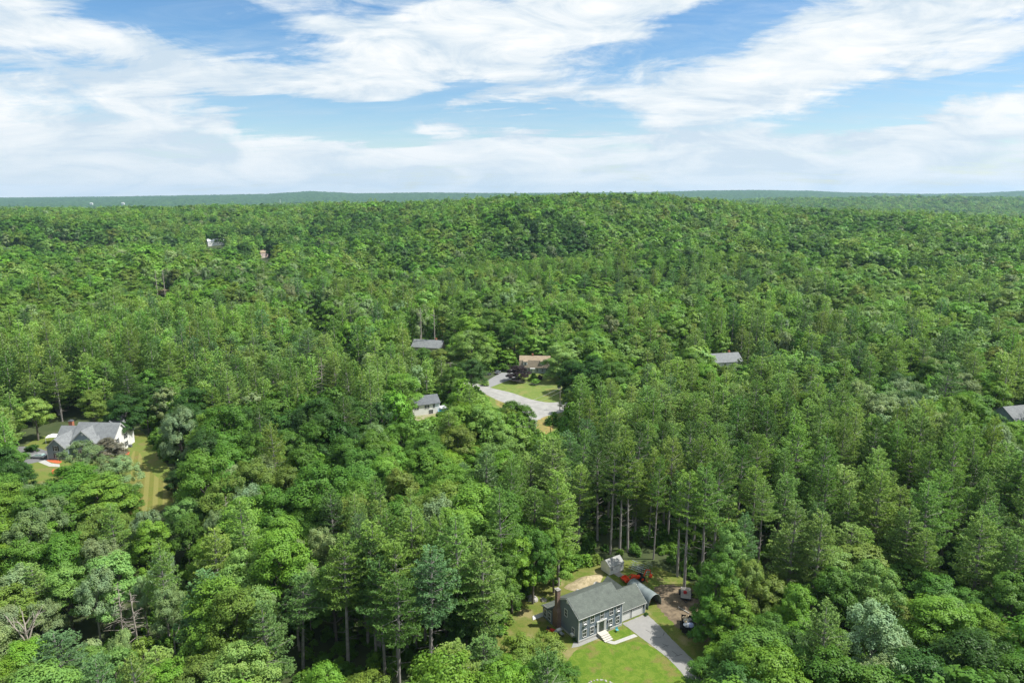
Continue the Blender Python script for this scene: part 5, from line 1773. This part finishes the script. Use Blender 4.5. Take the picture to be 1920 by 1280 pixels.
def scatter(r0, r1, s, half_angle, margin_px):
    n = int(2 * r1 / s) + 2
    gx = (np.arange(n) - n / 2) * s
    X, Y = np.meshgrid(gx, np.arange(int(r0 * .5 / s), int(r1 / s) + 1) * s)
    X = X + (np.arange(X.shape[0]) % 2)[:, None] * s / 2
    X = (X + RNG.uniform(-.36, .36, X.shape) * s).ravel()
    Y = (Y + RNG.uniform(-.36, .36, Y.shape) * s).ravel()
    r = np.hypot(X, Y)
    m = (r >= r0) & (r < r1) & (Y > 20)
    X, Y, r = X[m], Y[m], r[m]
    sx, sy, dep = proj(X, Y, terrain(X, Y) + 12)
    m = (sx > -margin_px - 4000 / np.maximum(dep, 1)) & (sx < 1920 + margin_px + 12000 / np.maximum(dep, 1)) & (sy < 1280 + 340)
    return X[m], Y[m]


sets = []
for (r0, r1, s, mp) in ((62, 260, 6.4, 120), (260, 700, 8.0, 90), (700, 1500, 9.6, 60), (1500, 2600, 11.5, 40), (2600, 5200, 17.0, 30)):
    X, Y = scatter(r0, r1, s, 45, mp)
    sets.append((X, Y, np.full(len(X), s)))
X = np.concatenate([a[0] for a in sets])
Y = np.concatenate([a[1] for a in sets])
S = np.concatenate([a[2] for a in sets])
ok = np.ones(len(X), bool)
for poly in CLEAR + OPEN:
    cxm = sum(p[0] for p in poly) / len(poly)
    cym = sum(p[1] for p in poly) / len(poly)
    big_ = [(cxm + (p[0] - cxm) * 1.06, cym + (p[1] - cym) * 1.06) for p in poly]
    ok &= ~in_poly(X, Y, big_)
for gx_, gy_, ga, gb in GAPW:
    ok &= ((X - gx_) / ga) ** 2 + ((Y - gy_) / gb) ** 2 > 1 + .5 * (vnoise(X, Y, 20, 77) - .5)
near_m = np.hypot(X, Y) < 460
for i in range(manual_n):
    d = np.hypot(X - mx[i], Y - my[i])
    ok &= ~(near_m & (d < mr[i] * .62 + 2.0))
X, Y, S = X[ok], Y[ok], S[ok]
Z = terrain(X, Y)
N = len(X)
u1 = RNG.random(N)
pn = vnoise(X, Y, 95, 21) * .6 + vnoise(X, Y, 38, 22) * .4
pine_p = sst(pn, .46, .66) * .6
for zx, zy, zr, za in ZW:
    g = np.exp(-((X - zx) ** 2 + (Y - zy) ** 2) / (zr * zr))
    pine_p = pine_p + za * g
pine_p = pine_p * np.where(np.hypot(X, Y) > 330, .62, 1.0)      # the hill is mostly oak and maple
is_pine = RNG.random(N) < np.clip(pine_p, .04, .95)
r0_ = np.where(is_pine, RNG.uniform(3.1, 4.6, N), RNG.uniform(3.4, 6.6, N))
h = np.where(is_pine, RNG.uniform(15.5, 24.5, N), 10.5 + (r0_ - 3.4) * 2.6 + RNG.uniform(-1.5, 2.5, N)) + (vnoise(X, Y, 55, 31) - .5) * 9
h = h * np.where(S > 15, 1.15, 1.0)
r = r0_ * np.where(S > 15, 2.6, np.where(S > 10, 1.75, np.where(S > 9.2, 1.5, np.where(S > 7.5, 1.22, 1.03))))
wide = np.where(S > 15, 1.9, np.where(S > 9.2, 1.4, np.where(S > 7.5, 1.18, 1.0)))
Z = Z - h * (wide - 1) * .85
h = h * wide
# emergent big crowns
emg = RNG.random(N) < .07
h = np.where(emg, h * 1.12, h)
r = np.where(emg, r * 1.3, r)
closeb = (np.hypot(X, Y) < 470)
bad = np.zeros(N, bool)
ci = np.where(np.hypot(X, Y) < 1150)[0]
b1 = hides(X[ci], Y[ci], Z[ci], h[ci], r[ci])
# try a lower, slimmer tree where the tall one would be in the way
h2 = np.where(b1, h[ci] * .55, h[ci])
r2 = np.where(b1, r[ci] * .65, r[ci])
b2 = hides(X[ci], Y[ci], Z[ci], h2, r2)
h[ci] = h2
r[ci] = r2
is_pine[ci] = np.where(b1, False, is_pine[ci])
bad[ci] = b2
# drop what the hills hide (with a generous margin so that a side step stays filled)
dep = Y * cos(radians(PITCH)) + (CAM_H - Z) * sin(radians(PITCH))
binx = np.clip(((X / Y + .95) / 1.9 * 240).astype(int), 0, 239)
slope = (Z + 15 - CAM_H) / Y
order = np.argsort(Y)
mxs = np.full(240, -9.0)
vis = np.ones(N, bool)
bs, sl, yy = binx[order], slope[order], Y[order]
top_s = (Z[order] + h[order] + 14 - CAM_H) / yy
seg = {}
for k in range(N):
    b_i = bs[k]
    if yy[k] > 1150 and top_s[k] < mxs[b_i]:
        vis[order[k]] = False
    if sl[k] > mxs[b_i]:
        mxs[b_i] = mxs[b_i] * .7 + sl[k] * .3 if mxs[b_i] > -5 else sl[k]
keep = ~bad & vis
X, Y, Z, S, h, r, is_pine = (a[keep] for a in (X, Y, Z, S, h, r, is_pine))
N = len(X)

# kinds and tones of the scattered trees
tn = vnoise(X, Y, 60, 51) * .55 + vnoise(X, Y, 22, 52) * .25 + RNG.random(N) * .35
u2 = RNG.random(N)
BT = ['dark green', 'mid green', 'bright green', 'olive green', 'pale grey green', 'soft green']
PT = ['deep pine green', 'soft green', 'yellowish green', 'blue green']
pale_zone = np.zeros(N)
for (a, b, c) in ((150, 1080, 26), (560, 1060, 12), (1700, 780, 30), (650, 600, 50), (560, 560, 60), (1850, 850, 20), (700, 680, 22), (430, 520, 60), (1750, 1180, 18)):
    zx, zy = ground_at(a, b, 12)
    pale_zone += np.exp(-((X - zx) ** 2 + (Y - zy) ** 2) / (c * c))
tone_i = np.zeros(N, int)
for k in range(N):
    if is_pine[k]:
        tone_i[k] = 0 if tn[k] < .38 else (1 if tn[k] < .58 else (2 if tn[k] < .78 else 3))
    else:
        if u2[k] < .06 + .55 * pale_zone[k]:
            tone_i[k] = 4
        else:
            tone_i[k] = 0 if tn[k] < .36 else (1 if tn[k] < .56 else (2 if tn[k] < .72 else (3 if tn[k] < .80 else 5)))
styles = np.where(is_pine, 'pine', np.where(tone_i == 4, 'aspen', np.where(RNG.random(N) < .7, 'oak', 'maple')))

# ------------------------------------------------------------------ which trees become objects of their own
sx, sy, dp = proj(X, Y, Z + h * .8)
inframe = (sx > -25) & (sx < 1945) & (sy < 1310)
size = np.where(inframe, r / dp, 0)
n_mp = sum(1 for t_ in trees if t_['kind'] == 'pine')
n_mb = manual_n - n_mp
for kind, flag, quota in (('pine', is_pine, 298 - n_mp), ('broad', ~is_pine, 298 - n_mb)):
    idx = np.where(flag & inframe)[0]
    idx = idx[np.argsort(-size[idx])][:quota]
    for k in idx:
        pal = PT if kind == 'pine' else BT
        trees.append(dict(x=X[k], y=Y[k], z=Z[k], h=h[k], r=r[k], kind=kind, tone=pal[tone_i[k]], style=('tall' if (kind == 'pine' and RNG.random() < .3) else ('full' if kind == 'pine' else str(styles[k])))))
    size[idx] = -1
rest = size >= 0

LAND = [('the grey two-storey house', 1120, 1150), ('the small garden shed', 1147, 1062), ('the black loaded trailer', 1290, 1180), ('the striped lawn', 275, 920), ('the white gabled house', 165, 820), ('the tan roofed house', 995, 685),
        ('the white ranch house', 800, 765), ('the pale road', 1000, 765), ('the forked dead tree', 45, 1180), ('the bristly dead trunks', 235, 1130), ('the lower left corner', 0, 1280), ('the lower right corner', 1920, 1280), ('the middle of the left edge', 0, 1000),
        ('the middle of the right edge', 1920, 960), ('the roof at the right edge', 1905, 778), ('the pale garage roof', 1098, 800), ('the middle of the bottom edge', 620, 1280), ('the grey skeleton pine', 603, 705), ('the hidden blue-white house', 1360, 673), ('the grey driveway end', 1600, 1180), ('the ranch house forked tree', 755, 760), ('the grey roof before bare trunks', 800, 640)]
ORD = ['nearest', 'second', 'third', 'fourth', 'fifth', 'sixth', 'seventh', 'eighth', 'ninth', 'tenth', 'eleventh', 'twelfth', 'thirteenth', 'fourteenth', 'fifteenth', 'sixteenth', 'seventeenth', 'eighteenth', 'nineteenth', 'twentieth']
DIRS = ['right of', 'above and right of', 'above', 'above and left of', 'left of', 'below and left of', 'below', 'below and right of']
cells = {}
for i, t_ in enumerate(trees):
    ax_, ay_, d_ = proj(t_['x'], t_['y'], t_['z'] + t_['h'] * .75)
    best = min(LAND, key=lambda L: math.hypot(L[1] - ax_, (L[2] - ay_) * 1.3))
    dx_, dy_ = ax_ - best[1], best[2] - ay_
    dist = math.hypot(dx_, dy_)
    sec = int(((math.degrees(math.atan2(dy_, dx_)) + 22.5) % 360) // 45)
    key = (best[0], sec, t_['tone'], t_['kind'])
    cells.setdefault(key, []).append((dist, i))
for (lm, sec, tone, kind), lst in cells.items():
    lst.sort()
    for j, (d_, i) in enumerate(lst):
        kw = 'pine' if kind == 'pine' else 'leafy tree'
        tw = tone.replace('deep pine green', 'deep green')
        if len(lst) == 1:
            trees[i]['label'] = '%s %s %s %s' % (tw, kw, DIRS[sec], lm)
            if kind == 'pine':
                trees[i]['label'] = '%s feathery %s %s %s' % (tw, kw, DIRS[sec], lm)
        else:
            o_ = ORD[j] if j < 20 else 'number %d' % (j + 1)
            trees[i]['label'] = '%s %s %s %s %s' % (o_, tw, kw, DIRS[sec], lm)

tree_objs = 0
rr = random.Random(99)
for t_ in trees:
    if t_['kind'] == 'pine':
        pool = [p for p in pine_near if p[0] == (t_['style'] or 'full')]
        sn, cme, tme = rr.choice(pool)
        H0, R0 = 24.0, 3.9
        nm, cat, grp = 'pine_tree', 'pine tree', 'pine trees of the forest'
    else:
        pool = [p for p in broad_near if p[0] == (t_['style'] if t_['style'] in ('oak', 'maple', 'aspen', 'round', 'willow') else 'oak')]
        sn, cme, tme = rr.choice(pool)
        H0, R0 = 16.0, 4.6
        nm, cat, grp = 'broadleaf_tree', 'tree', 'broadleaf trees of the forest'
    e = thing(nm, t_['label'], cat, (t_['x'], t_['y'], t_['z']), rr.uniform(0, 6.28), grp)
    sr_ = t_['r'] / R0
    e.rotation_euler = (rr.gauss(0, .022), rr.gauss(0, .022), e.rotation_euler[2])
    e.scale = (sr_, sr_ * rr.uniform(.92, 1.08), t_['h'] / H0)
    c = link('crown', cme, e)
    k = rr.uniform(.82, 1.2)
    tc_ = TONES[t_['tone']]
    c.color = (tc_[0] * k * rr.uniform(.92, 1.1), tc_[1] * k, tc_[2] * k * rr.uniform(.85, 1.2), 1)
    link('trunk', tme, e)

# dead trees
for (px, py, hh, con, s), (x, y), lb in zip(DEAD, DEADP, ('forked bleached dead tree near the lower left corner', 'bristly dead conifer with broken side branches, right one of the pair', 'bristly dead conifer, left one of the pair at lower left', 'grey skeleton of a conifer among leafy trees')):
    e = thing('dead_tree', lb, 'dead tree', (x, y, 0), rr.uniform(0, 6), 'dead trees')
    k = hh / (14.0 if con else 11.5)
    e.scale = (s * 1.3, s * 1.3, k)
    link('trunk', mb_mesh('trunk', snag_proto(int(px), con), DEADBARK), e)
for (px, py, con, s, lb, nm) in ((300, 1150, False, .8, 'pale dead tree with long low limbs beside the bristly pair', 'dead_tree'), (432, 1040, True, .9, 'thin dead stem between pines at centre left', 'dead_tree'), (645, 755, False, 1.0, 'small bleached dead tree right of the grey skeleton conifer', 'dead_tree'),
                                 (362, 1262, False, .7, 'tangled dead tree near the bottom edge', 'dead_tree'), (560, 1200, False, .7, 'leaning pale dead trunk below the pale bushes', 'dead_tree')):
    hh = 14 * s if con else 11 * s
    x, y = ground_at(px, py, hh * .25)
    e = thing(nm, lb, 'dead tree', (x, y, 0), rr.uniform(0, 6), 'dead trees')
    lift = 5.0 if py > 900 else 4.0
    e.location = (x, y, 0)
    e.scale = (s * 1.3, s * 1.3, s * 1.35)
    link('trunk', mb_mesh('trunk', snag_proto(px, con), DEADBARK), e)
for (px, py, lb) in ((296, 532, 'left one of two bare pole-like trunks in the upper left forest'), (310, 530, 'right one of two bare pole-like trunks in the upper left forest'), (790, 632, 'bare trunk standing just behind the grey roof, left one'), (815, 634, 'bare trunk standing just behind the grey roof, right one')):
    x, y, z = hit(px, py + 30)
    b = MB()
    b.tube([(0, 0, -.3), (.2, 0, 10), (.1, .1, 24)], [.36, .28, .12], 7)
    t = thing('bare_trunk', lb, 'trunk', (x, y, z), 0, 'bare trunks')
    b.build('trunk', DEADBARK, t)
    b = MB()
    for k in range(9):
        zz_ = rr.uniform(12, 23)
        a = rr.uniform(0, 6)
        limb(b, (.1, 0, zz_), (.1 + 2 * cos(a), 2 * sin(a), zz_ + .5), .08, .03, 4, 0, 2)
    b.build('branch', DEADBARK, t)

# ------------------------------------------------------------------ bushes at the edge of the yard
bush_me = []
for i in range(4):
    rng = np.random.default_rng(700 + i)
    cs, ns = [], []
    for k in range(26):
        a, rad = rng.uniform(0, 6.28), rng.uniform(0, 1.25)
        c = np.array([rad * cos(a), rad * sin(a), rng.uniform(.3, 1.9) * (1 - rad / 2.2)])
        n = 70
        o = sphere_dirs(n, rng) * rng.uniform(.3, 1, (n, 1)) * np.array([.5, .5, .38])
        cs.append(c + o)
        ns.append(unit(unit(o) * .6 + np.array([0, 0, .7]) + rng.normal(size=(n, 3)) * .4))
    cs = np.concatenate(cs)
    ns = np.concatenate(ns)
    bush_me.append(leaf_quads(cs, ns, .27 * rng.uniform(.7, 1.3, len(cs)), .19 * rng.uniform(.7, 1.3, len(cs)), rng))
BM0 = [quads_mesh('foliage', q, LEAF[0]) for q in bush_me]
bl = [(1002, 1085, 1.5, 'bright green', 'bright bush left of the sand heap'), (1020, 1078, 1.6, 'mid green', 'bush behind the bright one left of the sand heap'), (1062, 1068, 1.5, 'bright green', 'tallest bush behind the sand heap'), (1080, 1062, 1.5, 'mid green', 'bush behind the middle of the sand heap'), (1100, 1058, 1.4, 'bright green', 'bush behind the right part of the sand heap'),
      (1118, 1055, 1.2, 'olive green', 'bush touching the left corner of the shed'), (1040, 1095, .9, 'bright green', 'low bush between lone pine and sand heap'), (985, 1110, 1.0, 'mid green', 'low bush above the large pale boulder'), (948, 1165, 1.1, 'olive green', 'yellowish bush at the left edge of the dry grass'), (940, 1185, 1.0, 'bright green', 'small bush at the left edge nearest the oaks'), (965, 1140, 1.2, 'mid green', 'bush on the left edge level with the chimney'),
      (1322, 1132, 1.3, 'mid green', 'bush behind the grey beam at the right edge of the yard'), (1325, 1165, 1.4, 'mid green', 'bush right of the loaded trailer'), (1312, 1120, 1.0, 'olive green', 'bush right of the deck trailer'), (1080, 1201, .45, 'dark green', 'small dark shrub against the end wall of the grey house'), (1212, 1153, .35, 'dark green', 'tiny dark shrub by the garage corner'),
      (1000, 712, 1.6, 'bright green', 'round bright shrub before the tan house'), (1012, 712, 1.2, 'purple brown', 'reddish shrub before the tan house'), (910, 722, 1.4, 'yellowish green', 'yellow shrub at the driveway mouth'), (1040, 795, 2.2, 'mid green', 'rounded shrub in shade below the road'), (60, 846, 1.4, 'dark green', 'dark shrub under the white canopy')]
for (px, py, s, tone, lb) in bl:
    x, y = ground_at(px, py)
    e = thing('leafy_bush', lb, 'bush', (x, y, 0), rr.uniform(0, 6), 'bushes at the yard edges')
    e.scale = (s, s, s)
    c = link('foliage', rr.choice(BM0), e)
    tc_ = TONES[tone]
    c.color = (*[v * 1.1 for v in tc_], 1)

# ------------------------------------------------------------------ forest mass: one object of geometry-node instances
for q in bush_me:
    add_src(quads_mesh('undergrowth_plant', q, LEAF[1]))
bush_ids = list(range(len(src_names) - 4, len(src_names)))
fx, fy, fz = X[rest], Y[rest], Z[rest]
fh, fr, fS, fst, fti, fpi = h[rest], r[rest], S[rest], styles[rest], tone_i[rest], is_pine[rest]
nF = len(fx)
var = np.zeros(nF, int)
dist = np.hypot(fx, fy)
tone_arr = np.zeros((nF, 4), np.float32)
scl = np.zeros((nF, 3), np.float32)
jit = RNG.uniform(.72, 1.26, nF)
jit2 = RNG.uniform(.9, 1.1, (nF, 3))
for k in range(nF):
    lod = 1 if dist[k] < 640 else 2
    lst = V[(str(fst[k]), lod)]
    var[k] = lst[int(RNG.random() * len(lst))]
    tc_ = TONES[(PT if fpi[k] else BT)[fti[k]]]
    tone_arr[k, :3] = np.array(tc_) * jit[k] * jit2[k]
    H0, R0 = (24.0, 3.9) if fpi[k] else (16.0, 4.6)
    scl[k] = (fr[k] / R0, fr[k] / R0, fh[k] / H0)
tone_arr[:, 3] = 1
rot = RNG.uniform(0, 6.28, nF).astype(np.float32)


def gn_forest(name, co, var, rot, scl, tone, label):
    me = bpy.data.meshes.new(name)
    me.vertices.add(len(co))
    me.vertices.foreach_set('co', np.ascontiguousarray(co, np.float32).ravel())
    a = me.attributes.new('variant', 'INT', 'POINT')
    a.data.foreach_set('value', np.ascontiguousarray(var, np.int32))
    a = me.attributes.new('turn', 'FLOAT', 'POINT')
    a.data.foreach_set('value', np.ascontiguousarray(rot, np.float32))
    a = me.attributes.new('size', 'FLOAT_VECTOR', 'POINT')
    a.data.foreach_set('vector', np.ascontiguousarray(scl, np.float32).ravel())
    a = me.attributes.new('tone', 'FLOAT_COLOR', 'POINT')
    a.data.foreach_set('color', np.ascontiguousarray(tone, np.float32).ravel())
    ob = link(name, me)
    ng = bpy.data.node_groups.new(name + '_nodes', 'GeometryNodeTree')
    ng.interface.new_socket('Geometry', in_out='INPUT', socket_type='NodeSocketGeometry')
    ng.interface.new_socket('Geometry', in_out='OUTPUT', socket_type='NodeSocketGeometry')
    n = ng.nodes
    gi = n.new('NodeGroupInput')
    go = n.new('NodeGroupOutput')
    ci_ = n.new('GeometryNodeCollectionInfo')
    ci_.inputs['Collection'].default_value = src
    ci_.inputs['Separate Children'].default_value = True
    ci_.inputs['Reset Children'].default_value = True
    ip = n.new('GeometryNodeInstanceOnPoints')
    ip.inputs['Pick Instance'].default_value = True

    def attr(nm_, typ):
        q_ = n.new('GeometryNodeInputNamedAttribute')
        q_.data_type = typ
        q_.inputs['Name'].default_value = nm_
        return next(s for s in q_.outputs if s.enabled and s.name == 'Attribute')
    L = ng.links.new
    L(gi.outputs[0], ip.inputs['Points'])
    L(ci_.outputs[0], ip.inputs['Instance'])
    L(attr('variant', 'INT'), ip.inputs['Instance Index'])
    cb_ = n.new('ShaderNodeCombineXYZ')
    L(attr('turn', 'FLOAT'), cb_.inputs[2])
    e2r = n.new('FunctionNodeEulerToRotation')
    L(cb_.outputs[0], e2r.inputs[0])
    L(e2r.outputs[0], ip.inputs['Rotation'])
    L(attr('size', 'FLOAT_VECTOR'), ip.inputs['Scale'])
    L(ip.outputs[0], go.inputs[0])
    md = ob.modifiers.new('instances', 'NODES')
    md.node_group = ng
    return tag(ob, label, kind='stuff')


gn_forest('forest', np.stack([fx, fy, fz], -1), var, rot, scl, tone_arr, 'dense mixed forest of pines and broadleaf trees spreading to the horizon')
# undergrowth near the yard
ux = np.concatenate([RNG.uniform(-75, 95, 3000), RNG.uniform(-150, 215, 9000)])
uy = np.concatenate([RNG.uniform(85, 200, 3000), RNG.uniform(190, 420, 9000)])
m_ok = np.ones(len(ux), bool)
for poly in CLEAR:
    m_ok &= ~in_poly(ux, uy, poly)
m_ok &= ~hides(ux, uy, np.zeros(len(ux)), np.full(len(ux), 2.4), np.full(len(ux), 1.4))
ux, uy = ux[m_ok], uy[m_ok]
nu = len(ux)
us = RNG.uniform(.5, 1.3, nu) * np.where(uy > 200, 1.5, 1.0)
ut = np.array([TONES['mid green' if RNG.random() < .6 else 'bright green'] for _ in range(nu)]) * .9
gn_forest('undergrowth', np.stack([ux, uy, np.zeros(nu)], -1), RNG.choice(bush_ids, nu), RNG.uniform(0, 6.28, nu), np.stack([us, us, us], -1), np.concatenate([ut, np.ones((nu, 1))], 1), 'leafy undergrowth on the forest floor')

# ------------------------------------------------------------------ far wooded hills, too far to tell trees apart
FARM = bpy.data.materials.new('far_canopy')
FARM.use_nodes = True
ft = FARM.node_tree
fn = NT(ft)
fb = ft.nodes['Principled BSDF']
fb.inputs['Roughness'].default_value = .95
fb.inputs['Specular IOR Level'].default_value = .1
gp = fn.node('ShaderNodeNewGeometry').outputs['Position']
f = fn.noise(gp, .035, 5, .7)
c = fn.ramp(f, [(.38, (.018, .045, .018)), (.5, (.036, .082, .026)), (.62, (.062, .120, .036))])
ft.links.new(c, fb.inputs['Base Color'])


def far_z(x, y):
    z = terrain(x, y)
    b = vnoise(x, y, 16, 61) ** 1.5 * 11 + vnoise(x, y, 34, 62) * 8
    return z + 4 + b


fm = polar_sheet('far_woods', FARM, np.geomspace(4700, 10300, 260), np.radians(np.linspace(-47, 47, 1300)), far_z, smooth=False)
tag(link('far_woods', fm), 'bluish wooded hills along the horizon', kind='structure')
for (px, py, lb) in ((187, 381, 'tiny white building on the far left wooded ridge'), (245, 383, 'second tiny white building below the far left ridge'), (534, 379, 'thin white mast on the far wooded slope')):
    a = (px - 960) / 1280
    yy_ = 5200.0
    xx_ = a * yy_
    b = MB()
    if 'mast' in lb:
        b.tube([(0, 0, 0), (0, 0, 46)], [2.2, 1.5], 6)
        o = b.build('mast', WHITE, None, False, (xx_, yy_, tz(xx_, yy_)))
        tag(o, lb, 'mast')
    else:
        b.box(-9, -6, 0, 9, 6, 27)
        b.extrude_x([(-6.5, 27), (6.5, 27), (0, 30)], -9.5, 9.5)
        o = b.build('far_building', WHITE, None, False, (xx_, yy_, tz(xx_, yy_)))
        tag(o, lb, 'building')

# ------------------------------------------------------------------ haze: one closed box of thin air round everything
b = MB()
b.box(-11800, -11800, -3, 11800, 11800, 260)
hz = b.build('haze', [], None)
hm = bpy.data.materials.new('haze_air')
hm.use_nodes = True
hm.node_tree.nodes.clear()
hn = NT(hm.node_tree)
pv = hn.node('ShaderNodeVolumePrincipled')
pv.inputs['Color'].default_value = (.50, .74, 1.0, 1)
pv.inputs['Density'].default_value = HAZE
pv.inputs['Anisotropy'].default_value = .2
ho = hn.node('ShaderNodeOutputMaterial')
hm.node_tree.links.new(pv.outputs[0], ho.inputs['Volume'])
hz.data.materials.append(hm)
tag(hz, 'thin bluish summer haze', kind='stuff')
print('TREES', len(trees), 'forest', nF, 'sources', len(src_names), 'undergrowth', nu)
